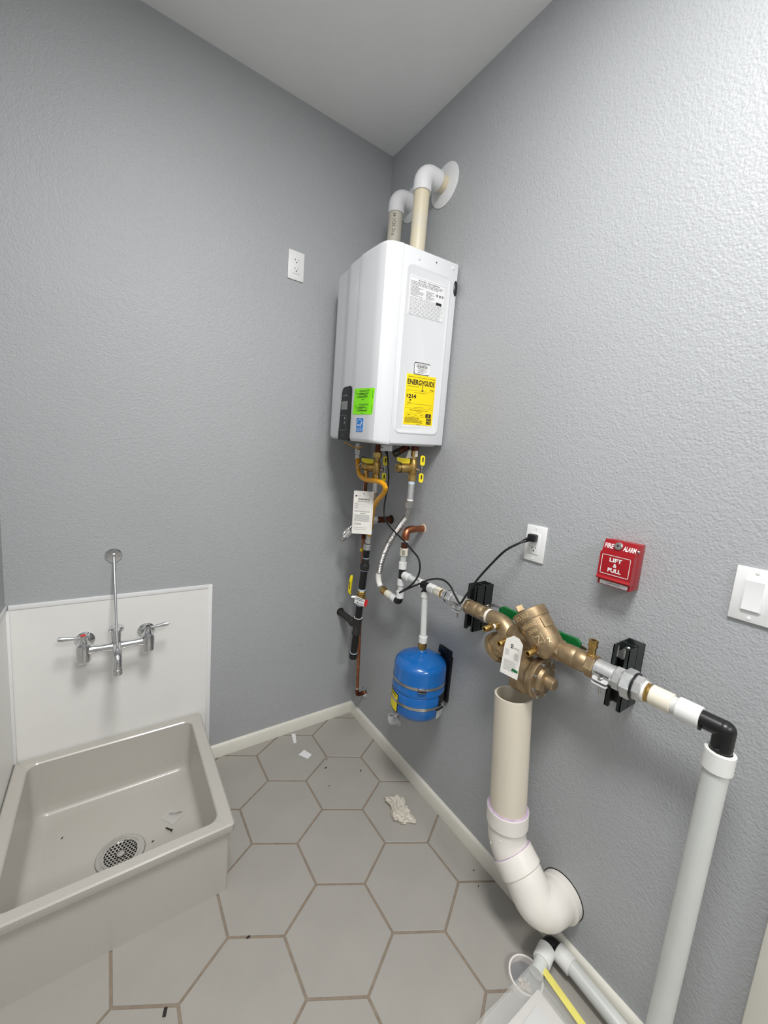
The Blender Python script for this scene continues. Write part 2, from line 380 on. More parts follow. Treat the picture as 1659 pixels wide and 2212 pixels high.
hx.lathe(DR + V((0, 0, -0.002)), (0, 0, 1), [(0.0, 0.012), (0.004, 0.0115), (0.005, 0.006), (0.005, 0)], 16)
part('strainer', hx, M_STEEL, dr)
part('drain_pit', MB().cyl(DR + V((0, 0, -0.0052)), DR + V((0, 0, -0.0046)), 0.052, n=32), M_DEBRIS, dr)

# bag of screws and a loose screw in the basin
bag = thing('screw_packet', (-0.925, -0.285, 0.047), 'small clear packet of screws in the mop sink', 'packet')
rb = Matrix.Rotation(math.radians(35), 3, 'Z')
vs = []; fs = []
for i in range(5):
    for j in range(5):
        x, y = (i / 4 - .5) * 0.046, (j / 4 - .5) * 0.06; z = 0.006 * math.sin(math.pi * i / 4) * math.sin(math.pi * j / 4) + 0.0012 * random.random()
        vs.append(rb @ V((x, y, 0)) + V((-0.925, -0.285, 0.049 + z)))
for i in range(4):
    for j in range(4): fs.append((i * 5 + j, i * 5 + j + 1, i * 5 + j + 6, i * 5 + j + 5))
part('film', MB().add(vs, fs), M_BAG, bag)
for k in range(3):
    o = V((-0.932 + 0.006 * k, -0.272 - 0.004 * k, 0.052)); part('screw', MB().lathe(o, (1, -0.35 + 0.1 * k, 0), [(0, 0), (0, 0.0035), (0.002, 0.0016), (0.026, 0.0016), (0.029, 0)], 8), M_STEEL, bag)
def screw_obj(o, ax, label, L=0.03, r=0.0022, mm=None):
    return solo('screw', MB().lathe(o, ax, [(0, 0), (0.0004, r * 2), (0.0024, r * 1.8), (0.004, r), (L - 0.006, r), (L, 0)], 10), mm or M_IRON, label, 'screw')
screw_obj((-0.9325, -0.345, 0.0505), (-0.62, 0.75, 0), 'loose dark screw lying in the mop sink by the packet')
for q, ang, lab in (((-0.992, -0.352, 0.0457), 30, 'tiny dark chip in mop sink right of the drain'), ((-1.25, -0.19, 0.0457), 60, 'tiny dark chip at back left of the mop sink floor')):
    solo('debris_chip', MB().box(q, (0.008, 0.003, 0.0016), 0.0005, Matrix.Rotation(math.radians(ang), 3, 'Z')), M_DEBRIS,
         lab, 'debris', 'chips in the mop sink')

# ================================================================ SERVICE FAUCET
FX, FZ = -1.087, 0.672
fa = thing('service_faucet', (FX, 0, FZ), 'chrome two-handle service faucet on white panel above the mop sink', 'faucet')
for sx in (-1, 1):
    cx = FX + sx * 0.097; mb = MB()
    mb.cyl((cx, -0.003, FZ), (cx, -0.062, FZ), 0.0135)
    mb.lathe((cx, -0.003, FZ), (0, -1, 0), [(0, 0), (0, 0.03), (0.004, 0.03), (0.016, 0.018), (0.016, 0)], 28)
    part('wall_inlet', mb, M_CHROME, fa)
mb = MB()
mb.tube([(FX - 0.085, -0.098, FZ), (FX - 0.05, -0.1, FZ), (FX, -0.102, FZ), (FX + 0.05, -0.1, FZ), (FX + 0.085, -0.098, FZ)], [0.018, 0.0135, 0.017, 0.0135, 0.018], 18)
for sx in (-1, 1):
    cx = FX + sx * 0.097
    mb.lathe((cx, -0.098, FZ - 0.043), (0, 0, 1), [(0, 0), (0, 0.016), (0.006, 0.021), (0.05, 0.0225), (0.064, 0.020), (0.070, 0.013), (0.083, 0.011), (0.083, 0)], 24)
    mb.cyl((cx, -0.055, FZ), (cx, -0.098, FZ), 0.019)
part('valve_body', mb, M_CHROME, fa)
def lever(sx, mb):
    cx = FX + sx * 0.097; z = FZ + 0.046
    mb.lathe((cx, -0.098, z - 0.008), (0, 0, 1), [(0, 0), (0, 0.0095), (0.01, 0.0105), (0.016, 0.0105), (0.018, 0.008), (0.018, 0)], 18)
    mb.lathe((cx + sx * 0.006, -0.099, z + 0.002), (sx, -0.02, 0.12), [(0, 0), (0, 0.005), (0.012, 0.0070), (0.05, 0.0100), (0.062, 0.009), (0.066, 0)], 14, sq=(0.75, 0.85))
    mb.lathe((cx - sx * 0.006, -0.097, z + 0.002), (-sx, 0.0, 0.1), [(0, 0), (0, 0.005), (0.012, 0.0045), (0.014, 0)], 10)
    return mb
h1 = part('lever_handle', lever(-1, MB()), M_CHROME, fa); part('hot_index', MB().cyl((FX - 0.097, -0.098, FZ + 0.056), (FX - 0.097, -0.098, FZ + 0.0572), 0.0085, n=18), M_REDL, h1)
h2 = part('lever_handle', lever(1, MB()), M_CHROME, fa); part('cold_index', MB().cyl((FX + 0.097, -0.098, FZ + 0.056), (FX + 0.097, -0.098, FZ + 0.0572), 0.0075, n=18), M_BLACK, h2)
mb = MB().lathe((FX - 0.002, -0.102, FZ + 0.008), (0, 0, 1), [(0, 0.013), (0.03, 0.015), (0.05, 0.016), (0.053, 0.024), (0.060, 0.025), (0.066, 0.022), (0.067, 0.012), (0.062, 0)], 28)
part('vacuum_breaker', mb, M_CHROME, fa)
sp = part('spout', MB().tube(catmull([(FX, -0.10, FZ + 0.004), (FX, -0.14, FZ + 0.012), (FX, -0.18, FZ + 0.014), (FX, -0.204, FZ + 0.002), (FX, -0.21, FZ - 0.022), (FX, -0.21, FZ - 0.034)], 0.006), 0.0135, 18), M_CHROME, fa)
part('hose_outlet', MB().ring((FX, -0.21, FZ - 0.034), (FX, -0.21, FZ - 0.054), 0.0152, 0.010), M_CHROME, sp)
br = part('brace_rod', MB().cyl((FX - 0.006, -0.012, 0.980), (FX, -0.178, FZ + 0.034), 0.0042, n=14), M_CHROME, fa)
part('rod_clevis', MB().box((FX, -0.180, FZ + 0.026), (0.007, 0.014, 0.02), 0.002), M_CHROME, br)
br = part('wall_flange', MB().lathe((FX - 0.007, 0.0, 0.9825), (0, -1, 0), [(0, 0.0275), (0.002, 0.0275), (0.006, 0.024), (0.007, 0.0), ], 32), M_CHROME, fa)
for dx in (-0.017, 0.017): part('flange_screw', MB().lathe((FX - 0.007 + dx, -0.005, 0.9825), (0, -1, 0), [(0, 0), (0, 0.0048), (0.002, 0.004), (0.003, 0)], 12), M_STEEL, br)
part('rod_socket', MB().box((FX - 0.007, -0.010, 0.9835), (0.011, 0.012, 0.017), 0.002), M_CHROME, br)

# ================================================================ WALL PLATES
def outlet(F, label):
    o, u, v, n = F
    R = Matrix((u, v, n)).transposed()
    t = thing('wall_outlet', o, label, 'outlet')
    part('cover_plate', MB().box(o + n * 0.003, (0.070, 0.114, 0.006), 0.0022, R), M_WPLAS, t)
    r = part('receptacle', MB().box(o + n * 0.0068, (0.033, 0.066, 0.0024), 0.0008, R), M_WPLAS, t)
    sl = MB()
    for dy in (0.017, -0.017):
        sl.quad(F, -0.0075, dy + 0.0005, -0.0055, dy + 0.0085, 0.0082); sl.quad(F, 0.0058, dy + 0.0015, 0.0076, dy + 0.0075, 0.0082)
        sl.quad(F, -0.0085, dy + 0.0035, -0.0055, dy + 0.0053, 0.0082)
        sl.lathe(o + v * (dy - 0.0055) + n * 0.0080, n, [(0.0003, 0.0026), (0.0003, 0)], 12)
    part('slots', sl, M_PRINT, r)
    for dy in (0.048, -0.048): part('plate_screw', MB().lathe(o + v * dy + n * 0.006, n, [(0, 0.003), (0.001, 0.0025), (0.0012, 0)], 12), M_WPLAS, t)
    return t
outlet(FB(-0.4457, 2.195), 'white duplex outlet high on back wall left of the water heater')
outlet(FR(-1.0085, 1.198), 'white duplex outlet on right wall with a black plug in it')
F = FR(-1.549, 1.2062); o = F[0]; R = Matrix((F[1], F[2], F[3])).transposed()
t = thing('light_switch', o, 'white double rocker light switch on right wall at frame edge', 'switch')
part('cover_plate', MB().box(o + F[3] * 0.003, (0.116, 0.115, 0.006), 0.0025, R), M_WPLAS, t)
for du in (-0.0235, 0.0235):
    part('switch_frame', MB().box(o + F[1] * du + F[3] * 0.0068, (0.034, 0.068, 0.0026), 0.001, R), M_WPLAS, t)
    part('rocker', MB().add([o + F[1] * (du + a) + F[2] * b + F[3] * h for a in (-.0145, .0145) for b, h in ((-.031, .011), (0, .0088), (.031, .0112), (.031, .007), (-.031, .007))],
         [(0, 1, 6, 5), (1, 2, 7, 6), (2, 3, 8, 7), (4, 0, 5, 9), (0, 4, 3, 2, 1), (5, 6, 7, 8, 9)]), M_WPLAS, t)
    for dy in (0.0485, -0.0485): part('plate_screw', MB().lathe(o + F[1] * du + F[2] * dy + F[3] * 0.006, F[3], [(0, 0.0036), (0.0012, 0.003), (0.0015, 0)], 12), M_WPLAS, t)

# ================================================================ FIRE ALARM PULL STATION
F = FR(-1.272, 1.206); o, u, v, n = F; R = Matrix((u, v, n)).transposed()
al = thing('fire_alarm_pull_station', (0, -1.272, 1.146), 'red fire alarm pull station on right wall left of the switch', 'fire alarm')
part('back_box', MB().box(o + n * 0.0175, (0.081, 0.117, 0.035), 0.002, R), M_RED, al)
prof = [(0.060, 0.034), (0.060, 0.037), (0.028, 0.0475), (0.027, 0.0475), (0.027, 0.034)]
mb = MB()
def slab(mb, prof, w):
    m = len(prof)
    mb.add([o + u * s + v * b + n * h for s in (-w, w) for b, h in prof], [(k, (k + 1) % m, m + (k + 1) % m, m + k) for k in range(m)] + [tuple(range(m))[::-1], tuple(range(m, 2 * m))])
slab(mb, prof, 0.0395); up = part('upper_housing', mb, M_RED, al)
mb = MB(); slab(mb, [(0.028, 0.034), (0.028, 0.0515), (0.024, 0.0525), (-0.034, 0.0525), (-0.040, 0.057), (-0.043, 0.055), (-0.043, 0.034)], 0.0405); ha = part('pull_handle', mb, M_RED, al)
mb = MB(); slab(mb, [(-0.043, 0.030), (-0.043, 0.045), (-0.0585, 0.045), (-0.060, 0.030)], 0.0395); lo = part('lower_housing', mb, M_RED, al)
F2 = (o + n * 0.0525, u, v, n)
tx = MB().text('LIFT', F2, 0, 0.011, 0.030, 0.0105, bold=0.035).text('&', F2, 0, -0.0025, 0.0085, 0.0095, bold=0.03).text('PULL', F2, 0, -0.0155, 0.032, 0.0105, bold=0.035)
part('lettering', tx, M_WPRINT, ha)
fr = MB(); a, b, w = 0.0345, 0.028, 0.0014
for q in ((-a, 0.021, a, 0.021 + w), (-a, -b, a, -b + w), (-a, -b, -a + w, 0.021 + w), (a - w, -b, a, 0.021 + w)): fr.quad(F2, *q)
part('white_border', fr, M_WPRINT, ha)
sl = (0.0475 - 0.037) / (0.028 - 0.060); nn = V(n + v * (-sl)).normalized(); vv = u.cross(nn) * -1
if vv.z < 0: vv = -vv
F3 = (o + v * 0.044 + n * (0.0475 + sl * (0.044 - 0.028)), u, vv, nn)
part('fire_lettering', MB().text('FIRE', F3, -0.0255, 0.000, 0.021, 0.0125, bold=0.02), M_WPRINT, up); part('alarm_lettering', MB().text('ALARM', F3, 0.0235, 0.000, 0.029, 0.0125, bold=0.02), M_WPRINT, up)
lk = part('key_lock', MB().lathe(F3[0] + u * -0.0035 + vv * 0.003, nn, [(0, 0), (0, 0.0105), (0.003, 0.010), (0.004, 0.0085), (0.0055, 0.0075), (0.0055, 0)], 24), M_STEEL, al)
part('key_slot', MB().lathe(F3[0] + u * -0.0035 + vv * 0.003 + nn * 0.0056, nn, [(0.0002, 0.0028), (0.0002, 0)], 14), M_PRINT, lk)
F4 = (o + v * -0.0515 + n * 0.045, u, v, n); npl = part('name_plate', MB().prism(rrect(-0.034, -0.0055, 0.034, 0.0045, 0.002, 3), F4[0], u, v, n, 0.0006), M_LABEL, al)
tx = MB().text('POTTER', F4, 0.003, -0.0005, 0.026, 0.0048, h=0.0009, bold=0.01); tx.ring(F4[0] + u * -0.014 + n * 0.0007, F4[0] + u * -0.014 + n * 0.001, 0.0034, 0.0028, 16, 0); part('lettering', tx, M_GREY, npl)
part('side_screw', MB().lathe(o + u * 0.0395 + v * 0.042 + n * 0.034, u, [(0, 0), (0, 0.004), (0.003, 0.0035), (0.004, 0)], 12), M_STEEL, al)

# ================================================================ WATER HEATER
HY = -0.543
def HM(q): return (q[0], q[1] + (q[2] - 1.49) * 0.012, q[2] + q[0] * 0.055 + 0.043 * (q[1] - HY) + 0.002)
ht = thing('water_heater', (-0.15, -0.32, 1.45), 'white wall-hung tankless water heater with stickers in the corner', 'water heater')
ZB, ZT = 1.489, 2.167
mb = MB().box((-0.137, (HY - 0.104) / 2, (ZB + ZT) / 2), (0.256, 0.439, ZT - ZB), 0.006, seg=3); part('housing', mb.map(HM), M_HEAT, ht)
# front cover, lofted outline (depth d, y): right seam, rounded corner, face, groove, recess, left corner
cov = [(0.2665, HY + 0.001), (0.300, HY + 0.0015), (0.316, HY + 0.006), (0.328, HY + 0.016), (0.334, HY + 0.032), (0.336, HY + 0.055), (0.336, -0.40), (0.3355, -0.372), (0.334, -0.3665), (0.3285, -0.3645),
       (0.3285, -0.3625), (0.331, -0.361), (0.328, -0.33), (0.3235, -0.285), (0.321, -0.262), (0.316, -0.250), (0.305, -0.20), (0.299, -0.14), (0.294, -0.118), (0.283, -0.108), (0.2665, -0.105)]
m = len(cov); mb = MB(); ZL = [(ZB - 0.001, 0.010), (ZB + 0.002, 0.005), (ZB + 0.007, 0.0015), (ZB + 0.014, 0.0), (ZT - 0.016, 0), (ZT - 0.008, 0.0015), (ZT - 0.003, 0.005), (ZT - 0.001, 0.010)]
for z, ins in ZL:
    for d, y in cov:
        k = min(1, max(0, (d - 0.2665) / 0.03)); yc = (HY - 0.105) / 2
        mb.v.append(V((-(d - ins * k), y + (yc - y) * ins * 1.8 * k, z)))
for a in range(len(ZL) - 1): mb.f += [(a * m + k, a * m + k + 1, (a + 1) * m + k + 1, (a + 1) * m + k) for k in range(m - 1)]
mb.f += [tuple(range(m)), tuple((len(ZL) - 1) * m + k for k in range(m))[::-1]]
mb.f += [(a * m + m - 1, a * m, (a + 1) * m, (a + 1) * m + m - 1) for a in range(len(ZL) - 1)]
part('front_cover', mb.map(HM), M_HEAT, ht, sharp=28)
# embossed side panel
FS = (V((0, HY, 0)), V((1, 0, 0)), V((0, 0, 1)), V((0, -1, 0)))
def ringpanel(x0, z0, x1, z1, r):
    mb = MB(); lv = [(0, 0.0), (0.004, 0.0028), (0.008, 0.0028), (0.013, 0.0004)]; n = None
    for ins, h in lv:
        L = rrect(x0 + ins, z0 + ins, x1 - ins, z1 - ins, max(0.004, r - ins), 6); n = len(L)
        mb.v += [V((a, HY - h, b)) for a, b in L]
    for a in range(len(lv) - 1): mb.f += [(a * n + k, a * n + (k + 1) % n, (a + 1) * n + (k + 1) % n, (a + 1) * n + k) for k in range(n)]
    mb.f.append(tuple((len(lv) - 1) * n + k for k in range(n))); return mb
part('embossed_panel', ringpanel(-0.255, 1.527, -0.040, 2.115, 0.028).map(HM), M_HEAT, ht, sharp=60)
for x, z in ((-0.20, 2.136), (-0.036, 2.146)): part('dimple', MB().lathe((x, HY, z), (0, -1, 0), [(0, 0.008), (0.002, 0.006), (0.003, 0)], 14).map(HM), M_HEAT, ht)
part('side_screw', MB().lathe((-0.12, HY - 0.0002, 2.143), (0, -1, 0), [(0, 0.003), (0.001, 0)], 10).map(HM), M_PRINT, ht)
# rating plate
mb = MB().box((-0.149, HY - 0.0007, 2.010), (0.168, 0.0012, 0.130)); rp = part('rating_plate', mb.map(HM), M_LABEL, ht, 'white rating plate with dense small grey print')
Fr = (V((-0.149, HY - 0.0013, 2.010)), V((1, 0, 0)), V((0, 0, 1)), V((0, -1, 0)))
tx = MB().text('Rating Plate · Plaque Signalétique', Fr, 0.004, 0.053, 0.098, 0.0058, bold=0.01); part('lettering', tx.map(HM), M_PRINT, rp)
tx = MB().lines(Fr, -0.078, 0.078, 0.035, 0.049, 3).lines(Fr, -0.078, -0.015, -0.002, 0.034, 9, jit=0.5).lines(Fr, -0.008, 0.036, -0.002, 0.028, 7, jit=0.5)
tx.lines(Fr, -0.078, 0.078, -0.062, -0.004, 13, jit=0.12, th=0.3)
w = 0.0006
for q in ((-0.081, 0.060, 0.081, 0.060 + w), (-0.081, -0.064, 0.081, -0.064 + w), (-0.081, -0.064, -0.081 + w, 0.06), (0.081 - w, -0.064, 0.081, 0.06)): tx.quad(Fr, *q)
part('small_print', tx.map(HM), M_GREY, rp)
mk = MB(); 
for dx in (0.044, 0.057, 0.070): mk.ring(Fr[0] + V((dx, -0.0002, 0.022)), Fr[0] + V((dx, -0.0006, 0.022)), 0.0042, 0.0022, 14, 0)
mk.prism(rrect(0.042, -0.010, 0.068, -0.001, 0.002, 3), Fr[0], Fr[1], Fr[2], Fr[3], 0.0004); part('approval_marks', mk.map(HM), M_PRINT, rp)
# barcode sticker
mb = MB().prism(rrect(-0.038, -0.0225, 0.038, 0.0225, 0.007, 4), (-0.147, HY - 0.0002, 1.7665), (1, 0, 0), (0, 0, 1), (0, -1, 0), 0.001); bs = part('barcode_sticker', mb.map(HM), M_LABEL, ht, 'white barcode sticker with rounded dark border')
Fb = (V((-0.147, HY - 0.0012, 1.7665)), V((1, 0, 0)), V((0, 0, 1)), V((0, -1, 0)))
mk = MB(); A = rrect(-0.038, -0.0225, 0.038, 0.0225, 0.007, 4); B = rrect(-0.036, -0.0205, 0.036, 0.0205, 0.0052, 4)
P3 = lambda q: Fb[0] + Fb[1] * q[0] + Fb[2] * q[1] + Fb[3] * 0.0003
mk.add([P3(q) for q in A] + [P3(q) for q in B], [(k, (k + 1) % 24, 24 + (k + 1) % 24, 24 + k) for k in range(24)]); part('border', mk.map(HM), M_GREY, bs)
mk = MB(); x = -0.025
while x < 0.026:
    wd = random.choice((0.0006, 0.0011, 0.0017)); mk.quad(Fb, x, 0.0035, x + wd, 0.012); x += wd + random.choice((0.0007, 0.0013))
x = -0.020
while x < 0.024:
    wd = random.choice((0.0006, 0.0011, 0.002)); mk.quad(Fb, x, -0.0105, x + wd, -0.003); x += wd + random.choice((0.001, 0.003))
mk.lines(Fb, -0.026, 0.026, 0.0135, 0.0165, 1).lines(Fb, -0.02, 0.022, -0.0015, 0.0018, 1).lines(Fb, -0.018, 0.02, -0.0155, -0.012, 1); part('barcode_print', mk.map(HM), M_PRINT, bs)
# EnergyGuide label
EH = 0.181; EW = 0.139
mb = MB().box((-0.1445, HY - 0.0008, 1.6535), (EW, 0.0014, EH)); en = part('energy_label', mb.map(HM), M_ENERGY, ht, 'bright yellow energy cost label with black print')
part('label_backing', MB().box((-0.1445, HY - 0.0004, 1.6485), (EW + 0.004, 0.0006, EH + 0.008)).map(HM), M_LABEL, en)
Fe = (V((-0.1445, HY - 0.0016, 1.6535)), V((1, 0, 0)), V((0, 0, 1)), V((0, -1, 0)))
tx = MB().text('ENERG', Fe, -0.0315, 0.0635, 0.066, 0.019, bold=0.03).text('Y', Fe, 0.0085, 0.0605, 0.015, 0.024, bold=0.03).text('GUIDE', Fe, 0.0395, 0.0635, 0.050, 0.019, bold=0.03)
tx.quad(Fe, 0.0072, 0.036, 0.0098, 0.056); Pq = lambda a, b: Fe[0] + Fe[1] * a + Fe[2] * b + Fe[3] * 0.0004
tx.add([Pq(0.0085, 0.031), Pq(0.0155, 0.0385), Pq(0.0085, 0.0365), Pq(0.0015, 0.0385)], [(0, 1, 2, 3)])
tx.text('$', Fe, -0.0605, 0.013, height=0.0125, bold=0.02).text('214', Fe, -0.0375, 0.0125, 0.036, 0.015, bold=0.045)
tx.add([Pq(-0.050, 0.001), Pq(-0.041, 0.001), Pq(-0.0455, -0.007)], [(0, 2, 1)])
tx.text('Estimated Yearly Energy Cost', Fe, 0.0, 0.0265, 0.062, 0.0035)
tx.text('Maximum Gallons Per Minute of Hot Water', Fe, 0.0, -0.037, 0.088, 0.0036, bold=0.01).text('(GPM Rating)', Fe, 0.0, -0.0425, 0.024, 0.0034)
for q in ((-0.065, 0.0335, 0.065, 0.0340), (-0.065, -0.031, 0.065, -0.0305), (-0.065, -0.031, -0.0646, 0.0335), (0.0646, -0.031, 0.065, 0.0335), (-0.060, -0.0145, 0.058, -0.0138), (0.057, -0.019, 0.0578, -0.0138)): tx.quad(Fe, *q)
for q in ((-0.060, -0.048, 0.026, -0.0476), (-0.060, -0.0605, 0.026, -0.0601), (-0.060, -0.0605, -0.0596, -0.0476), (-0.031, -0.0605, -0.0306, -0.0476), (-0.001, -0.0605, -0.0006, -0.0476), (0.026, -0.0605, 0.0264, -0.0476)): tx.quad(Fe, *q)
tx.lines(Fe, -0.063, 0.066, 0.0795, 0.0825, 1, jit=0).lines(Fe, -0.063, -0.005, 0.046, 0.0492, 1).lines(Fe, 0.044, 0.066, 0.038, 0.045, 2, jit=0.2).lines(Fe, -0.058, -0.042, -0.0125, -0.0085, 1).lines(Fe, -0.058, -0.052, -0.0215, -0.018, 1).lines(Fe, 0.05, 0.057, -0.0255, -0.022, 1)
tx.lines(Fe, -0.024, 0.022, -0.0275, -0.0245, 1).lines(Fe, -0.055, -0.037, -0.0565, -0.0525, 1).lines(Fe, -0.020, -0.010, -0.0565, -0.0525, 1).lines(Fe, 0.007, 0.020, -0.0565, -0.0525, 1).lines(Fe, -0.064, 0.022, -0.084, -0.063, 6, jit=0.3).lines(Fe, -0.010, 0.012, -0.0895, -0.0865, 1, jit=0)
tx.quad(Fe, 0.033, -0.0615, 0.060, -0.047); tx.quad(Fe, 0.038, -0.0855, 0.062, -0.064); part('lettering', tx.map(HM), M_PRINT, en)
tx = MB().text('10', Fe, 0.0465, -0.0518, 0.006, 0.0042, h=0.0007).text('GPM', Fe, 0.0465, -0.0572, 0.011, 0.0042, h=0.0007).text('energy', Fe, 0.0500, -0.0755, 0.019, 0.006, h=0.0007)
arc = lambda r: [(0.050 + r * math.cos(math.radians(q)), -0.0765 + r * math.sin(math.radians(q))) for q in range(15, 166, 15)]
A, B = arc(0.0102), arc(0.0093); P4 = lambda q: Fe[0] + Fe[1] * q[0] + Fe[2] * q[1] + Fe[3] * 0.0007
tx.add([P4(q) for q in A] + [P4(q) for q in B], [(k, k + 1, len(A) + k + 1, len(A) + k) for k in range(len(A) - 1)]); tx.quad(Fe, 0.0385, -0.0812, 0.0615, -0.0806, 0.0007)
part('reversed_lettering', tx.map(HM), M_ENERGY, en)
# stickers on the front cover (face at d = 0.336, u towards the camera)
Ff = lambda y, z: (V((-0.3362, y, z)), V((0, -1, 0)), V((0, 0, 1)), V((-1, 0, 0)))
gy, gz = -0.4545, 1.636
def bent(mb):   # sticker follows the rounded corner of the cover
    def f(q):
        y = q[1]; d0 = 0.336
        ys = [(c[1], c[0]) for c in cov if c[0] > 0.29 and c[1] < -0.39]
        ys.sort(); d = d0
        for (ya, da), (yb, db) in zip(ys, ys[1:]):
            if ya <= y <= yb: d = da + (db - da) * (y - ya) / (yb - ya)
        return (q[0] + (d0 - d), y, q[2])
    mb.map(f); return mb.map(HM)
vs = []; fs = []; N = 16
for k in range(N + 1):
    a = -0.066 + 0.132 * k / N
    vs += [V((-0.3368, gy - a, gz + 0.0475 - 0.003 * k / N)), V((-0.3368, gy - a + (0.006 if k == 0 else 0.004), gz - 0.0475))]
for k in range(N): fs.append((2 * k, 2 * k + 1, 2 * k + 3, 2 * k + 2))
gs = part('permit_sticker', bent(MB().add(vs, fs)), M_NEON, ht, 'neon green inspection sticker with handwriting')
Fg = (V((-0.3368, gy, gz)), V((0, -1, 0)), V((0, 0, 1)), V((-1, 0, 0)))
tx = MB()
for base in (0.0, -0.049):
    tx.lines(Fg, -0.030, 0.042, base + 0.033, base + 0.040, 2, jit=0.05).lines(Fg, -0.046, 0.040, base + 0.012, base + 0.031, 4, th=0.3, jit=0.5).lines(Fg, -0.012, 0.012, base + 0.004, base + 0.008, 1)
    tx.ring(Fg[0] + V((-0.0003, 0.053, base + 0.032)), Fg[0] + V((-0.0005, 0.053, base + 0.032)), 0.0052, 0.0045, 16, 0)
    tx.quad(Fg, 0.058, base + 0.008, 0.0596, base + 0.036)
    for k in range(2):
        y0 = base + 0.026 - 0.010 * k; pts = [Fg[0] + Fg[1] * (-0.028 + 0.0035 * i) + Fg[2] * (y0 + 0.0035 * (random.random() - 0.5)) + Fg[3] * 0.0006 for i in range(18)]; tx.tube(pts, 0.0006, 4)
part('handwriting', bent(tx), M_PRINT, gs)
by, bz = -0.440, 1.550
mb = MB().box((-0.3365, by, bz), (0.001, 0.047, 0.050)); ss = part('efficiency_sticker', mb.map(HM), M_STAR, ht, 'blue efficiency sticker with white arc and star')
Fs = (V((-0.337, by, bz)), V((0, -1, 0)), V((0, 0, 1)), V((-1, 0, 0)))
tx = MB().text('energy', Fs, -0.002, -0.0025, 0.032, 0.0105, bold=0.01).text('ENERGY STAR', Fs, 0, -0.0195, 0.038, 0.0045, bold=0.02); tx.quad(Fs, -0.0235, -0.0145, 0.0235, -0.0132)
arc = lambda r: [(r * math.cos(math.radians(q)), 0.0005 + r * math.sin(math.radians(q))) for q in range(5, 171, 15)]
A, B = arc(0.0205), arc(0.0188); P5 = lambda q: Fs[0] + Fs[1] * q[0] + Fs[2] * q[1] + Fs[3] * 0.0004
tx.add([P5(q) for q in A] + [P5(q) for q in B], [(k, k + 1, len(A) + k + 1, len(A) + k) for k in range(len(A) - 1)])
st = [(0.0125 + (0.006 if k % 2 == 0 else 0.0024) * math.sin(math.radians(36 * k)), 0.0065 + (0.006 if k % 2 == 0 else 0.0024) * math.cos(math.radians(36 * k))) for k in range(10)]
tx.add([P5(q) for q in st], [tuple(range(10))]); part('emblem', tx.map(HM), M_WPRINT, ss)
# control panel, slightly proud of the recess between groove and ridge
cpo = [(-0.3575, 1.4875), (-0.3605, 1.520), (-0.3600, 1.600), (-0.3575, 1.680), (-0.353, 1.692), (-0.340, 1.6975), (-0.285, 1.6955), (-0.270, 1.690), (-0.263, 1.676), (-0.256, 1.60), (-0.248, 1.52), (-0.2465, 1.4875)]
dC = lambda y: 0.3225 + (0.3322 - 0.3225) * (-0.262 - y) / (0.361 - 0.262)
mb = MB(); m = len(cpo)
mb.v = [V((-(dC(y) - 0.006), y, z)) for y, z in cpo] + [V((-dC(y) - 0.0012, y, z)) for y, z in cpo]; c0 = (-0.305, 1.59)
mb.v += [V((-dC(y) - 0.0024, y + (c0[0] - y) * 0.03, z + (c0[1] - z) * 0.015)) for y, z in cpo]
for a in range(2): mb.f += [(a * m + k, a * m + (k + 1) % m, (a + 1) * m + (k + 1) % m, (a + 1) * m + k) for k in range(m)]
mb.f.append(tuple(2 * m + k for k in range(m)))
cp = part('control_panel', mb.map(HM), M_PANELB, ht, 'black control strip with small grey display')
sk = (dC(-0.36) - dC(-0.26)) / 0.10; uC = V((-sk, -1, 0)).normalized(); nC = V((-1, sk, 0)).normalized()
FC = lambda y, z: (V((-dC(y) - 0.0026, y, z)), uC, V((0, 0, 1)), nC)
Fc = FC(-0.299, 1.624); part('display', MB().prism(rrect(-0.030, -0.0165, 0.030, 0.0165, 0.001, 2), Fc[0], Fc[1], Fc[2], Fc[3], 0.0006).map(HM), M_SCREEN, cp)
Fc = FC(-0.302, 1.662); part('lettering', MB().text('NAVIEN', Fc, 0, 0, 0.042, 0.0075, bold=0.02).map(HM), M_GREY, cp)
Fc = FC(-0.2935, 1.556); mk = MB(); A = rrect(-0.033, -0.030, 0.033, 0.030, 0.002, 2); B = rrect(-0.0315, -0.0285, 0.0315, 0.0285, 0.001, 2)
P6 = lambda q: Fc[0] + Fc[1] * q[0] + Fc[2] * q[1] + Fc[3] * 0.0004
mk.add([P6(q) for q in A] + [P6(q) for q in B], [(k, (k + 1) % 12, 12 + (k + 1) % 12, 12 + k) for k in range(12)]); part('button_outline', mk.map(HM), M_GREY, cp)
for du in (-0.014, 0.014):
    for dv in (0.018, 0.0, -0.019):
        part('button', MB().lathe(Fc[0] + Fc[1] * du + Fc[2] * dv, nC, [(0, 0.005), (0.0008, 0.0045), (0.001, 0)], 14).map(HM), M_SCREEN if dv > -0.01 and du > 0 else M_IRONC, cp)
Fc = FC(-0.30, 1.505); mk = MB()
for r in (0.010, 0.006):
    A = [(r * math.cos(math.radians(q)), r * math.sin(math.radians(q)) - 0.004) for q in range(45, 136, 15)]; B = [((r - 0.001) * math.cos(math.radians(q)), (r - 0.001) * math.sin(math.radians(q)) - 0.004) for q in range(45, 136, 15)]
    P7 = lambda q: Fc[0] + Fc[1] * q[0] + Fc[2] * q[1] + Fc[3] * 0.0004
    mk.add([P7(q) for q in A] + [P7(q) for q in B], [(k, k + 1, len(A) + k + 1, len(A) + k) for k in range(len(A) - 1)])
part('signal_mark', mk.map(HM), M_GREY, cp)
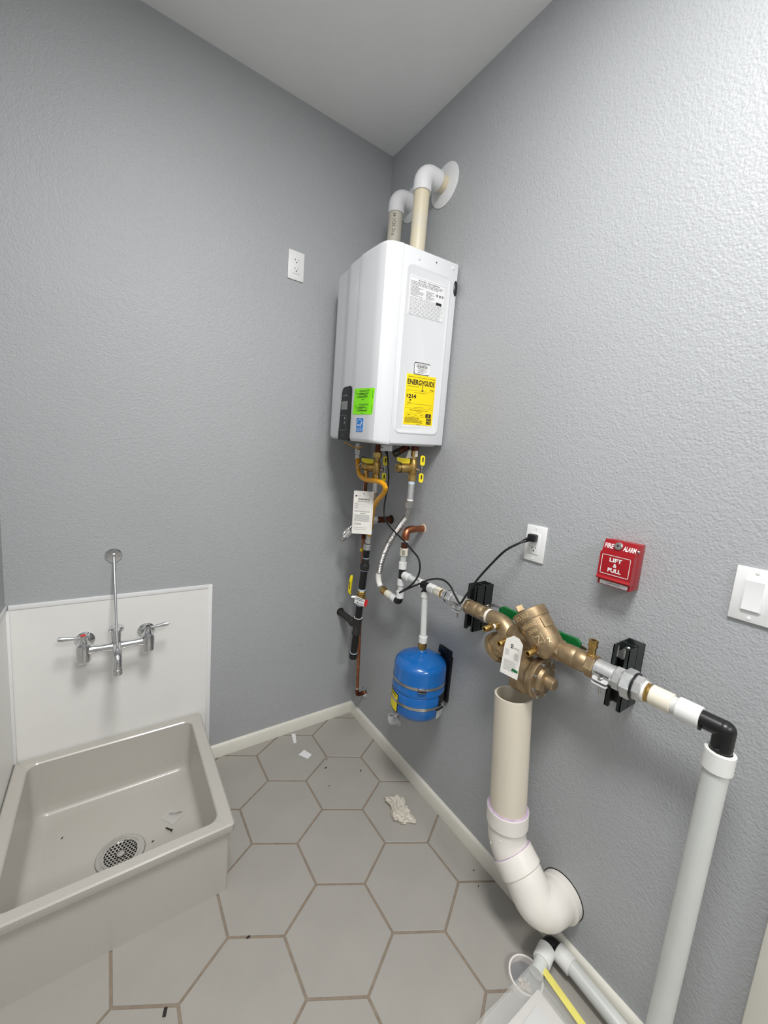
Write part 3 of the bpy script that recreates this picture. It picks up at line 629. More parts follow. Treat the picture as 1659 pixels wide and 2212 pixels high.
# bracket, side latch, bottom plate and stubs
part('wall_bracket', MB().box((-0.0045, -0.32, 2.158), (0.009, 0.40, 0.05), 0.001), M_GALV, ht)
part('side_latch', MB().lathe((-0.018, HY + 0.006, 2.045), (0, 0, 1), [(0, 0), (0.004, 0.006), (0.02, 0.011), (0.05, 0.011), (0.062, 0.006), (0.066, 0)], 12).map(HM), M_BLACK, ht)
part('bottom_tray', MB().box((-0.145, -0.325, 1.4875), (0.22, 0.40, 0.008), 0.002).map(HM), M_GALV, ht)
tg = part('bottom_notice', MB().box((-0.213, -0.447, 1.4625), (0.001, 0.078, 0.022)), M_LABEL, ht, 'small white notice under the heater front edge')
Fn = (V((-0.2137, -0.447, 1.4625)), V((0, -1, 0)), V((0, 0, 1)), V((-1, 0, 0)))
part('symbol', MB().ring(Fn[0] + V((-.0002, 0.030, 0.002)), Fn[0] + V((-.0005, 0.030, 0.002)), 0.0042, 0.0016, 14, 0).quad(Fn, -0.024, 0.0, -0.021, 0.004), M_PRINT, tg)
part('gas_inlet', MB().cyl((-0.17, -0.160, 1.480), (-0.17, -0.160, 1.452), 0.013), M_GALV, ht)
part('hot_outlet', MB().cyl((-0.16, -0.311, 1.478), (-0.16, -0.311, 1.446), 0.014), M_COPPERD, ht)
part('cold_inlet', MB().cyl((-0.105, -0.4915, 1.480), (-0.105, -0.4915, 1.448), 0.015), M_COPPERD, ht)
cdn = part('condensate_fitting', MB().cyl((-0.118, -0.462, 1.478), (-0.165, -0.452, 1.448), 0.0135), M_COPPERD, ht)
part('rubber_cap', MB().cyl((-0.155, -0.454, 1.455), (-0.176, -0.449, 1.441), 0.0148, ch=0.002), M_BLACK, cdn)
part('service_tag', MB().prism([(0, 0), (0.05, 0.012), (0.05, 0.034), (0.012, 0.034)], (-0.132, -0.470, 1.428), V((0.5, -0.86, 0)).normalized(), (0, 0, 1), V((-0.86, -0.5, 0)).normalized(), 0.0006), M_CARD, ht)
part('yellow_cable_tie', MB().tube(catmull([(-0.24, -0.150, 1.478), (-0.235, -0.18, 1.472), (-0.215, -0.21, 1.458), (-0.18, -0.185, 1.452), (-0.17, -0.17, 1.456)], 0.006), 0.0022, 8).tube([(-0.215, -0.21, 1.458), (-0.19, -0.235, 1.464)], 0.0018, 8), M_HOSE, ht)

# ================================================================ VENT PIPES
def vent(y, x, zw, zb, mp, label, rp, re, esc, plate_rot=0.0, txt=None):
    t = thing('vent_pipe', (x, y, zb), label, 'vent pipe', None)
    pp = part('riser', MB().cyl((x, y, zb), (x, y, zw - 0.035), rp, n=32), mp, t)
    part('wall_stub', MB().cyl((x + 0.05, y, zw), (-0.002, y, zw), rp, n=32), M_PVCC, t)
    mb = MB(); c = V((x, y, zw)); R = 0.040; pts = [c + V((0, 0, -0.072)), c + V((0, 0, -R))]
    for k in range(1, 8):
        a = math.radians(90 * k / 8); pts.append(c + V((R - R * math.cos(a), 0, -R + R * math.sin(a))))
    pts += [c + V((R, 0, 0)), c + V((0.072, 0, 0))]
    mb.tube(pts, re, 32); part('elbow', mb, M_PVC, t)
    part('wall_plate', MB().lathe((-0.0006, y, zw), (-1, 0, 0), [(0, esc), (0.002, esc), (0.005, esc * 0.9), (0.008, rp + 0.004), (0.008, rp)], 40), M_PVC, t)
    if txt:
        wr = lambda a, b, h: V((x + (rp + 0.0004) * math.cos(math.radians(226) + a / rp), y + (rp + 0.0004) * math.sin(math.radians(226) + a / rp), 0)) + V((0, 0, b))
        mk = MB(); mk.text(txt, FR(0, 0), 0, 0, 0.088, 0.0145, bold=0.01, wrap=lambda a, b, h: wr(-b, 2.406 + a, h)); part('lettering', mk, M_INKP, pp)
    return t
vent(-0.3955, -0.110, 2.5070, 2.170, M_PVCC, 'cream vent pipe nearer camera rising from heater into right wall', 0.0302, 0.0352, 0.078)
vent(-0.183, -0.081, 2.5310, 2.174, M_PVCG, 'shorter-looking vent pipe nearer the corner, with printed lettering', 0.0302, 0.0345, 0.072, txt='PVC SCH 40')

# ================================================================ WATER LINES BELOW THE HEATER
def valve_set(name, c, label, arm, capn):
    c = V(c); t = thing(name, c, label, 'valve', None)
    mb = MB().hexn(c + V((0, 0, 0.068)), c + V((0, 0, 0.044)), 0.019).cyl(c + V((0, 0, 0.044)), c + V((0, 0, 0.03)), 0.0125)
    mb.lathe(c + V((0, 0, 0.034)), (0, 0, -1), [(0, 0), (0, 0.012), (0.012, 0.0165), (0.05, 0.0165), (0.064, 0.0125), (0.064, 0)], 22).hexn(c + V((0, 0, -0.026)), c + V((0, 0, -0.052)), 0.0165)
    a = V(arm); mb.lathe(c, a, [(0, 0.010), (0.020, 0.0188), (a.length - 0.010, 0.0188), (a.length, 0.0165), (a.length, 0)], 24)
    part('body', mb, M_BRASS, t)
    d = a.normalized(); e = c + a
    cap = part('end_cap', MB().lathe(e, d, [(0, 0), (0, capn), (0.010, capn), (0.013, capn * 0.85), (0.013, 0)], 20), M_BRASS, t)
    s, w, _ = frame_of(d)
    part('tether', MB().tube(catmull([e + d * 0.002 + w * capn * 1.02, e + d * 0.016 + w * 0.004 + s * 0.003, e + d * 0.015 - w * 0.004, e + d * 0.008 - w * capn * 1.05 + s * 0.004], 0.004), 0.0013, 6).tube(catmull([e - d * 0.002 + (s * math.cos(q) + w * math.sin(q)) * (capn + 0.0016) for q in [k * 0.45 for k in range(15)]], 0.004), 0.0013, 6), M_BLACK, cap)
    return t
cv = valve_set('isolation_valve', (-0.105, -0.4895, 1.393), 'brass isolation valve with yellow levers, right one, over long steel hose', (-0.060, 0.010, -0.002), 0.0172)
def yellow_levers(t, c):
    c = V(c)
    h = part('lever_handle', MB().prism([(0, 0), (0.030, -0.002), (0.052, 0.006), (0.052, 0.020), (0, 0.017)], c + V((-0.014, 0.008, 0.019)), V((-0.86, 0.5, 0)), (0, 0, 1), V((-0.5, -0.86, 0)), 0.009), M_YEL, t)
    s = part('valve_stem', MB().cyl(c + V((0.012, -0.012, -0.004)), c + V((0.020, -0.026, -0.004)), 0.007, n=12).box(c + V((0.022, -0.028, -0.004)), (0.012, 0.003, 0.03), 0.001, Matrix.Rotation(0.9, 3, 'Z')), M_STEEL, t)
    U = V((0.65, -0.76, 0)).normalized() * -1; NN = V((-0.76, -0.65, 0)); 
    for dz, hgt in ((0.014, 0.039), (-0.053, 0.036)):
        h2 = part('lever_handle', MB().prism(rrect(-0.0092, 0, 0.0092, hgt, 0.007, 4), c + V((0.022, -0.030, dz)), V((0.76, -0.65, 0)) * 1.0, V((-0.02, 0.02, 1)), V((-0.65, -0.76, 0)), 0.007), M_YEL, t)
        part('handle_slot', MB().prism(rrect(-0.002, hgt * 0.35, 0.003, hgt * 0.82, 0.002, 3), c + V((0.022, -0.030, dz)) + V((-0.65, -0.76, 0)) * 0.007, V((0.76, -0.65, 0)), V((0, 0, 1)), V((-0.65, -0.76, 0)), 0.0005), M_PRINT, h2)
yellow_levers(cv, (-0.105, -0.4895, 1.393))
hv = valve_set('isolation_valve', (-0.16, -0.3105, 1.378), 'brass isolation valve with yellow levers, left one, behind yellow hose', (-0.028, 0.052, 0.004), 0.0145)
yellow_levers(hv, (-0.16, -0.3105, 1.378))
part('relief_valve', MB().lathe((-0.182, -0.262, 1.400), (0, 0, -1), [(0, 0), (0.002, 0.014), (0.012, 0.0175), (0.03, 0.0165), (0.036, 0.011), (0.052, 0.011), (0.052, 0.0135), (0.066, 0.0135), (0.068, 0)], 18), M_BRASS, hv)
part('test_lever', MB().tube([(-0.196, -0.255, 1.398), (-0.208, -0.240, 1.386), (-0.212, -0.236, 1.366)], 0.0016, 6), M_STEEL, hv)
part('tether', MB().tube(catmull([(-0.19, -0.262, 1.386), (-0.205, -0.25, 1.40), (-0.20, -0.245, 1.418), (-0.188, -0.258, 1.420), (-0.187, -0.275, 1.405), (-0.19, -0.275, 1.385)], 0.004), 0.0015, 6), M_BLACK, hv)

def hose(pts, r, pitch=0.0078, amp=0.0019, n=12):
    c = catmull(pts, pitch / 4); L = 0; rr = []
    for i in range(len(c)):
        if i: L += (c[i] - c[i - 1]).length
        rr.append(r + amp * math.cos(2 * math.pi * L / pitch))
    return MB().tube(c, rr, n)
t = thing('flex_connector', (-0.105, -0.40, 0.83), 'long corrugated steel water hose from right isolation valve down to white pipe', 'hose')
c1 = V((-0.105, -0.489, 0))
part('nipple', MB().cyl(c1 + V((0, 0, 1.341)), c1 + V((0, 0, 1.262)), 0.0125, n=20), M_GALV, t)
part('sealant_ring', MB().cyl(c1 + V((0, 0, 1.3405)), c1 + V((0, 0, 1.330)), 0.0133, n=20), M_DOPE, t)
part('sealant_ring', MB().cyl(c1 + V((0, 0, 1.268)), c1 + V((0, 0, 1.262)), 0.0133, n=20), M_TAPE, t)
part('coupling_nut', MB().hexn(c1 + V((0, 0, 1.262)), c1 + V((0.001, 0, 1.232)), 0.0165), M_STEEL, t)
part('sleeve', MB().tube([(-0.105, -0.489, 1.234), (-0.105, -0.485, 1.205), (-0.105, -0.477, 1.190)], 0.0112, 18), M_STEEL, t)
part('corrugated_tube', hose([(-0.105, -0.479, 1.195), (-0.105, -0.462, 1.174), (-0.105, -0.434, 1.142), (-0.105, -0.384, 1.079), (-0.105, -0.345, 1.015), (-0.105, -0.324, 0.960), (-0.105, -0.313, 0.905)], 0.0122), M_STEEL, t)
part('crimp_sleeve', MB().tube(catmull([(-0.105, -0.3135, 0.912), (-0.105, -0.312, 0.89), (-0.105, -0.319, 0.868), (-0.105, -0.334, 0.850)], 0.004), [0.0122 + 0.0008 * (k % 2) for k in range(len(catmull([(-0.105, -0.3135, 0.912), (-0.105, -0.312, 0.89), (-0.105, -0.319, 0.868), (-0.105, -0.334, 0.850)], 0.004)))], 16), M_TAPE, t)
part('end_fitting', MB().cyl((-0.105, -0.332, 0.853), (-0.105, -0.360, 0.840), 0.010, n=16), M_STEEL, t)
part('brass_nut', MB().hexn((-0.105, -0.352, 0.8435), (-0.104, -0.374, 0.8385), 0.0175).cyl((-0.104, -0.374, 0.8385), (-0.104, -0.384, 0.837), 0.016), M_BRASS, t)
t = thing('flex_connector', (-0.16, -0.25, 1.03), 'short looped corrugated steel hose from left isolation valve behind warning tag', 'hose')
c1 = V((-0.16, -0.309, 0))
part('nipple', MB().cyl(c1 + V((0, 0, 1.327)), c1 + V((0, 0, 1.272)), 0.0105, n=20), M_GALV, t)
part('sealant_ring', MB().cyl(c1 + V((0, 0, 1.3265)), c1 + V((0, 0, 1.316)), 0.0115, n=20), M_DOPE, t)
part('coupling_nut', MB().hexn(c1 + V((0, 0, 1.272)), c1 + V((0, 0.001, 1.246)), 0.0145), M_STEEL, t)
part('sleeve', MB().cyl(c1 + V((0, 0, 1.246)), c1 + V((0, 0.002, 1.222)), 0.0105, n=16), M_STEEL, t)
part('corrugated_tube', hose([(-0.16, -0.306, 1.224), (-0.160, -0.296, 1.185), (-0.166, -0.250, 1.140), (-0.180, -0.182, 1.100), (-0.19, -0.130, 1.060), (-0.198, -0.122, 1.033), (-0.206, -0.134, 1.030), (-0.208, -0.165, 1.050), (-0.200, -0.20, 1.085), (-0.175, -0.225, 1.115), (-0.148, -0.228, 1.132)], 0.0105), M_STEEL, t)
part('label_wrap', MB().cyl((-0.206, -0.172, 1.055), (-0.200, -0.200, 1.085), 0.0125, n=14), M_LABEL, t)
part('coupling_nut', MB().hexn((-0.150, -0.228, 1.1325), (-0.115, -0.228, 1.1366), 0.0165), M_GALV, t)
t = thing('wall_pipe_stub', (0, -0.228, 1.1366), 'dark tarnished pipe stub leaving right wall beside warning tag', 'pipe')
part('pipe', MB().cyl((-0.088, -0.228, 1.1366), (0.0, -0.228, 1.1366), 0.0145), M_COPPERD, t)
part('union', MB().hexn((-0.115, -0.228, 1.1366), (-0.098, -0.228, 1.1366), 0.0225, 8).hexn((-0.098, -0.228, 1.1366), (-0.084, -0.228, 1.1366), 0.018), M_GALV, t)
part('wall_hole', MB().cyl((-0.0008, -0.228, 1.1366), (-0.0002, -0.228, 1.1366), 0.0215, n=20), M_DEBRIS, t)
# relief drain: copper, jogging behind the tag, ends in an escutcheon near the floor
t = thing('relief_drain_pipe', (-0.05, -0.127, 0.17), 'thin copper drain pipe running down the corner to a chrome wall plate', 'pipe')
part('upper_pipe', MB().tube(catmull([(-0.182, -0.262, 1.336), (-0.181, -0.264, 1.275), (-0.165, -0.238, 1.235), (-0.100, -0.140, 1.165), (-0.068, -0.096, 1.115), (-0.062, -0.088, 1.07)], 0.012), 0.0082, 14), M_COPPERD, t)
part('lower_pipe', MB().cyl((-0.062, -0.088, 1.075), (-0.050, -0.1265, 0.205), 0.0082, n=16), M_COPPER, t)
part('joint', MB().cyl((-0.0617, -0.089, 1.05), (-0.0612, -0.0905, 1.015), 0.0105, n=14), M_COPPERD, t)
part('elbow', MB().tube(catmull([(-0.0502, -0.1265, 0.222), (-0.050, -0.127, 0.198), (-0.0455, -0.1272, 0.188), (-0.036, -0.1272, 0.1847), (-0.014, -0.1272, 0.1847)], 0.004), 0.0105, 16), M_COPPERD, t)
part('solder_ring', MB().cyl((-0.0503, -0.1263, 0.2195), (-0.0503, -0.1263, 0.224), 0.0108, n=16), M_GALV, t)
part('wall_stub', MB().cyl((-0.016, -0.1272, 0.1847), (0.0, -0.1272, 0.1847), 0.009, n=16), M_COPPER, t)
part('wall_plate', MB().lathe((0, -0.1272, 0.1847), (-1, 0, 0), [(0, 0.031), (0.0012, 0.031), (0.005, 0.026), (0.007, 0.012), (0.007, 0.0)], 32), M_CHROME, t)

# ================================================================ GAS LINE
HP = [(-0.17, -0.163, 1.412), (-0.18, -0.184, 1.382), (-0.205, -0.248, 1.342), (-0.225, -0.333, 1.329), (-0.23, -0.411, 1.331), (-0.23, -0.466, 1.327), (-0.225, -0.480, 1.312), (-0.21, -0.448, 1.284), (-0.195, -0.390, 1.251), (-0.175, -0.333, 1.211), (-0.145, -0.280, 1.153), (-0.120, -0.236, 1.092), (-0.115, -0.2215, 1.056)]
t = thing('gas_hose', (-0.115, -0.22, 1.02), 'yellow coated gas hose curving from heater to black gas pipe', 'hose')
part('coated_tube', MB().tube(catmull(HP, 0.008), 0.0098, 16), M_HOSE, t)
part('end_nut', MB().hexn((-0.17, -0.160, 1.456), (-0.17, -0.161, 1.430), 0.0145).hexn((-0.17, -0.161, 1.427), (-0.17, -0.162, 1.410), 0.0125).cyl((-0.17, -0.161, 1.432), (-0.17, -0.161, 1.425), 0.010), M_GALV, t)
part('end_nut', MB().cyl((-0.115, -0.222, 1.060), (-0.115, -0.219, 1.036), 0.011).hexn((-0.115, -0.2195, 1.042), (-0.115, -0.2175, 1.024), 0.0145).hexn((-0.115, -0.2165, 1.020), (-0.115, -0.2130, 0.992), 0.0185), M_GALV, t)
part('label_band', MB().cyl((-0.1185, -0.2335, 1.088), (-0.1160, -0.2265, 1.072), 0.0112, n=16), M_TAPE, t)
gp = thing('gas_pipe', (-0.115, -0.165, 0.42), 'black iron gas pipe with drip leg and tee into back wall', 'pipe')
top = V((-0.115, -0.2135, 0.995)); bot = V((-0.115, -0.164, 0.425)); ax = (bot - top); at = lambda z: top + ax * ((0.995 - z) / 0.57)
part('nipple', MB().cyl(at(0.995), at(0.945), 0.0148), M_IRON, gp)
part('reducer', MB().lathe(at(0.952), ax, [(0, 0), (0, 0.0155), (0.004, 0.0172), (0.022, 0.0165), (0.03, 0.0195), (0.034, 0.0218), (0.042, 0.0222), (0.058, 0.0218), (0.060, 0.018), (0.06, 0)], 24), M_IRONC, gp)
part('nipple', MB().cyl(at(0.897), at(0.785), 0.0168), M_IRON, gp)
part('lower_nipple', MB().cyl(at(0.725), at(0.615), 0.0168), M_IRON, gp)
for z in (0.950, 0.8935, 0.7925, 0.716): part('sealant_ring', MB().cyl(at(z + 0.004), at(z - 0.004), 0.0178 if z < 0.94 else 0.0162, n=20), M_DOPE, gp)
part('sealant_ring', MB().cyl(at(0.6465), at(0.6415), 0.0205, n=20), M_TAPE, gp)
tee = MB().lathe(at(0.645), ax, [(0, 0.0165), (0, 0.0215), (0.008, 0.0215), (0.012, 0.0195), (0.074, 0.0195), (0.078, 0.0215), (0.088, 0.0215), (0.088, 0.0165)], 26)
tc_ = at(0.603); wallp = V((-0.1128, 0.0, 0.6027)); dirw = (wallp - tc_).normalized()
tee.lathe(tc_, dirw, [(0, 0.0195), (0.036, 0.0195), (0.038, 0.0222), (0.050, 0.0222), (0.050, 0.016)], 24)
part('tee', tee, M_IRONC, gp)
part('wall_branch', MB().cyl(tc_ + dirw * 0.04, wallp, 0.0168), M_IRONC, gp)
part('wall_hole', MB().cyl(wallp + V((0, -0.0008, 0.002)), wallp + V((0, -0.0002, 0.002)), 0.0215, n=24), M_DEBRIS, gp)
part('drip_leg', MB().cyl(at(0.562), at(0.448), 0.0168), M_IRON, gp)
part('sealant_ring', MB().cyl(at(0.459), at(0.453), 0.0185, n=20), M_DOPE, gp)
part('end_cap', MB().lathe(at(0.455), ax, [(0, 0), (0, 0.0205), (0.024, 0.0205), (0.030, 0.018), (0.031, 0)], 24), M_IRON, gp)
# gas ball valve
gv = part('ball_valve', MB().hexn(at(0.787), at(0.768), 0.0205).lathe(at(0.768), ax, [(0, 0.014), (0.002, 0.0195), (0.012, 0.023), (0.03, 0.0235), (0.038, 0.02), (0.038, 0.0)], 24).hexn(at(0.733), at(0.719), 0.0205), M_BRASS, gp)
hz = at(0.752)
part('stem_nut', MB().hexn(hz + V((-0.02, 0.012, 0)), hz + V((-0.038, 0.024, -0.002)), 0.0085), M_STEEL, gv)
part('lever_arm', MB().tube([hz + V((-0.034, 0.020, 0.0)), hz + V((-0.043, 0.024, 0.010)), hz + V((-0.050, 0.0235, 0.030))], 0.0035, 8), M_STEEL, gv)
yl = part('lever_handle', MB().tube(catmull([hz + V((-0.047, 0.024, 0.018)), hz + V((-0.051, 0.024, 0.034)), hz + V((-0.050, 0.021, 0.075)), hz + V((-0.048, 0.018, 0.108))], 0.006), [0.0055] + [0.0078] * 14 + [0.0078] * 40, 10) if False else MB().tube([hz + V((-0.046, 0.024, 0.014)), hz + V((-0.051, 0.024, 0.026)), hz + V((-0.051, 0.0235, 0.05)), hz + V((-0.050, 0.021, 0.08)), hz + V((-0.0485, 0.018, 0.104)), hz + V((-0.048, 0.0175, 0.110))], [0.0045, 0.0078, 0.0082, 0.0082, 0.0072, 0.004], 12), M_YEL, gp)
Fy = (hz + V((-0.0512, 0.022, 0.062)) + V((-0.0062, -0.0055, 0)), V((0, 0, 1)), V((-0.66, 0.75, 0)) * -1, V((-0.75, -0.66, 0)))
part('lettering', MB().text('BRASS', Fy, 0, 0, 0.034, 0.006, h=0.0002, bold=0.02), M_PRINT, yl)
Ug = V((0.68, -0.73, -0.10)).normalized(); Ng = V((-0.73, -0.68, 0)); Wg = Ng.cross(Ug)
if Wg.z < 0: Wg = -Wg
gt = part('valve_label', MB().prism([(-0.022, -0.017), (0.026, -0.024), (0.028, 0.010), (-0.022, 0.019)], at(0.744) + Ng * 0.0245, Ug, Wg, Ng, 0.0008), M_LABEL, gp)
Fg2 = (at(0.744) + Ng * 0.0255, Ug, Wg, Ng)
part('lettering', MB().lines(Fg2, -0.018, 0.022, -0.002, 0.012, 2, jit=0.2, th=0.4).lines(Fg2, 0.0, 0.022, -0.018, -0.012, 1, jit=0.1).quad(Fg2, -0.008, -0.014, -0.003, -0.009), M_PRINT, gt)
part('red_tag', MB().prism([(0, -0.020), (0.014, -0.019), (0.016, 0.012), (0.002, 0.016)], at(0.742) + Ng * 0.0235 + Ug * 0.026, Ug, Wg, Ng, 0.0008), M_REDL, gp)
# yellow test port left of the nipple
part('test_port', MB().box(at(0.985) + V((-0.012, 0.028, 0.0)), (0.012, 0.012, 0.014), 0.002), M_YEL, gp)
# warning tag
Nt = V((-0.60, -0.80, 0.06)).normalized(); Ut = V((0.80, -0.60, 0)).normalized(); Vt = Nt.cross(Ut)
if Vt.z < 0: Vt = -Vt
To = V((-0.2286, -0.3354, 1.1895)); Ut2 = (Ut + Vt * 0.0).normalized(); rt = math.radians(1.2); U3 = Ut * math.cos(rt) + Vt * math.sin(rt); V3 = Vt * math.cos(rt) - Ut * math.sin(rt)
tg = thing('warning_tag', To + V((0, 0, 0.09)), 'white paper warning tag hanging in front of the copper pipe', 'tag')
part('card', MB().prism(rrect(-0.042, -0.0905, 0.042, 0.0905, 0.002, 2), To, U3, V3, Nt, 0.0007), M_CARD, tg)
Ft = (To + Nt * 0.0008, U3, V3, Nt)
tx = MB().text('WARNING', Ft, 0.002, 0.056, 0.049, 0.0075, bold=0.03)
tx.lathe(Ft[0] + V3 * 0.0795, Nt, [(0.0002, 0.0026), (0.0002, 0)], 12); tx.quad(Ft, -0.035, 0.066, -0.028, 0.0725); tx.text('IMPORTANT', Ft, 0.001, -0.004, 0.021, 0.003, bold=0.02); part('lettering', tx, M_PRINT, tg)
tx = MB().lines(Ft, -0.025, 0.028, 0.0435, 0.0505, 2, jit=0.02).lines(Ft, -0.026, -0.006, 0.067, 0.072, 1).lines(Ft, -0.034, 0.03, 0.0015, 0.0095, 2, jit=0.1).lines(Ft, -0.034, 0.031, -0.038, -0.008, 8, jit=0.08).lines(Ft, -0.034, -0.002, -0.0535, -0.043, 2, jit=0.1).lines(Ft, -0.034, 0.02, -0.075, -0.060, 2, jit=0.2, th=0.2)
for z in (0.033, 0.025, 0.0165): tx.quad(Ft, -0.035, z, 0.032, z + 0.0006); tx.quad(Ft, -0.035, z + 0.002, -0.022, z + 0.004)
w = 0.0005
for q in ((-0.0375, 0.0405, 0.036, 0.0405 + w), (-0.0375, -0.0655, -0.0375 + w, 0.0405), (0.036, -0.0655, 0.036 + w, 0.0405), (0.002, 0.066, 0.033, 0.066 + w), (0.002, 0.0725, 0.033, 0.0725 + w), (0.002, 0.066, 0.002 + w, 0.0725), (0.033, 0.066, 0.033 + w, 0.073)): tx.quad(Ft, *q)
part('small_print', tx, M_GREY, tg)
part('string', MB().tube(catmull([To + V3 * 0.0795 + Nt * 0.001, To + V3 * 0.095 - Nt * 0.006 - U3 * 0.004, V((-0.196, -0.275, 1.322))], 0.006), 0.0006, 5), M_LABEL, tg)

# ================================================================ WHITE PIPE MANIFOLD AND EXPANSION TANK
XC, ZC = -0.1, 0.949
def collar(p, q, r, ri, m, t, name='expansion_ring'): return part(name, MB().ring(p, q, r, ri, 28, 0.0015), m, t)
t = thing('branch_pipe', (XC, -0.474, 0.83), 'white plastic pipe stack with black tee below the copper elbow', 'pipe')
T1 = -0.474
part('copper_stub', MB().cyl((0, -0.4652, 1.1384), (-0.06, -0.4652, 1.1384), 0.0138), M_COPPER, t)
part('copper_elbow', MB().tube(catmull([(-0.052, -0.4652, 1.1384), (-0.072, -0.466, 1.1375), (-0.088, -0.4675, 1.130), (-0.0955, -0.4695, 1.114), (-0.097, -0.470, 1.095)], 0.004), 0.0158, 20), M_COPPER, t)
part('wall_hole', MB().lathe((-0.0003, -0.4652, 1.1384), (-1, 0, 0), [(0, 0.021), (0.002, 0.019), (0.003, 0.0145)], 20), M_SAND, t)
part('solder_joint', MB().cyl((-0.0973, -0.470, 1.094), (-0.0976, -0.4708, 1.086), 0.0168), M_GALV, t)
part('copper_adapter', MB().cyl((-0.0975, -0.4705, 1.088), (XC, T1, 1.052), 0.0140), M_COPPERD, t)
c1 = collar((XC, T1, 1.062), (XC, T1, 1.030), 0.0169, 0.0122, M_CREAMR, t)
Fw = (V((XC - 0.0108, T1 - 0.0130, 1.046)), V((0, 0, 1)), V((-0.77, 0.64, 0)), V((-0.64, -0.77, 0)))
part('lettering', MB().lines(Fw, -0.011, 0.011, -0.006, 0.006, 3, jit=0.1, h=0.0006), M_PRINT, c1)
part('pipe', MB().cyl((XC, T1, 1.035), (XC, T1, 0.998), 0.0122), M_PEX, t)
collar((XC, T1, 1.003), (XC, T1, 0.972), 0.0169, 0.0122, M_PEXR, t)
mb = MB().cyl((XC, T1, 0.976), (XC, T1, 0.926), 0.0138, n=22).cyl((XC, T1, ZC), (XC, T1 - 0.03, ZC), 0.0138, n=22).box((XC - 0.012, T1 + 0.002, 0.936), (0.004, 0.006, 0.006), 0.001); part('tee', mb, M_BLACK, t)
collar((XC, T1, 0.931), (XC, T1, 0.901), 0.0163, 0.012, M_PEXR, t); part('pipe', MB().cyl((XC, T1, 0.905), (XC, T1, 0.872), 0.0122), M_PEX, t); collar((XC, T1, 0.877), (XC, T1, 0.846), 0.0163, 0.012, M_PEXR, t)
part('elbow', MB().tube(catmull([(XC, T1, 0.85), (XC, T1, 0.838), (XC, T1 + 0.008, 0.829), (XC, T1 + 0.022, 0.828), (XC, T1 + 0.034, 0.830)], 0.004), 0.0142, 20), M_BLACK, t)
collar((XC - 0.001, T1 + 0.024, 0.829), (XC - 0.002, T1 + 0.052, 0.832), 0.0155, 0.012, M_PEXR, t); part('pipe', MB().cyl((XC - 0.002, T1 + 0.048, 0.832), (XC - 0.003, T1 + 0.064, 0.834), 0.0122), M_PEX, t)
collar((XC - 0.003, T1 + 0.062, 0.834), (XC - 0.004, T1 + 0.091, 0.837), 0.0155, 0.012, M_CREAMR, t)
t = thing('manifold_pipe', (XC, -0.6, ZC), 'white horizontal pipe with black tee feeding the blue tank', 'pipe')
collar((XC, -0.490, ZC), (XC, -0.527, ZC), 0.0168, 0.0136, M_PEXR, t)
part('pipe', MB().cyl((XC, -0.52, ZC), (XC, -0.585, ZC), 0.0139), M_PEX, t)
c1 = collar((XC, -0.573, ZC), (XC, -0.610, ZC), 0.0170, 0.0136, M_PEXR, t)
Fw = (V((XC - 0.0122, -0.592, ZC + 0.0122)), V((0, -1, 0)), V((0.7, 0, 0.7)), V((-0.7, 0, 0.7))); part('lettering', MB().lines(Fw, -0.011, 0.011, -0.004, 0.004, 2, jit=0.1), M_PRINT, c1)
mb = MB().cyl((XC, -0.606, ZC), (XC, -0.652, ZC), 0.0152, n=24).cyl((XC, -0.629, ZC), (XC, -0.629, 0.920), 0.0128, n=20).box((XC - 0.014, -0.628, 0.928), (0.008, 0.006, 0.006), 0.001).ring((XC, -0.604, ZC), (XC, -0.609, ZC), 0.0166, 0.012).ring((XC, -0.6475, ZC), (XC, -0.6525, ZC), 0.0166, 0.012); part('tee', mb, M_BLACK, t)
collar((XC, -0.650, ZC), (XC, -0.682, ZC), 0.0180, 0.0138, M_PEXR, t); part('pipe', MB().cyl((XC, -0.676, ZC), (XC, -0.700, ZC), 0.0142), M_PEX, t)
collar((XC, -0.692, ZC), (XC, -0.722, ZC), 0.0178, 0.0138, M_CREAMR, t); part('brass_adapter', MB().cyl((XC, -0.720, ZC), (XC, -0.735, ZC), 0.0168), M_BRASS, t)
collar((XC, -0.629, 0.928), (XC, -0.629, 0.902), 0.0155, 0.0118, M_PEXR, t)
TKX, TKY = -0.1085, -0.653
part('drop_pipe', MB().cyl((XC, -0.629, 0.91), (TKX, TKY, 0.742), 0.0122), M_PEX, t)
collar((TKX, TKY, 0.756), (TKX, TKY, 0.729), 0.0163, 0.0120, M_PEXR, t)
part('brass_adapter', MB().hexn((TKX, TKY, 0.731), (TKX, TKY, 0.708), 0.0160, 8).cyl((TKX, TKY, 0.71), (TKX, TKY, 0.699), 0.0145), M_BRASS, t)
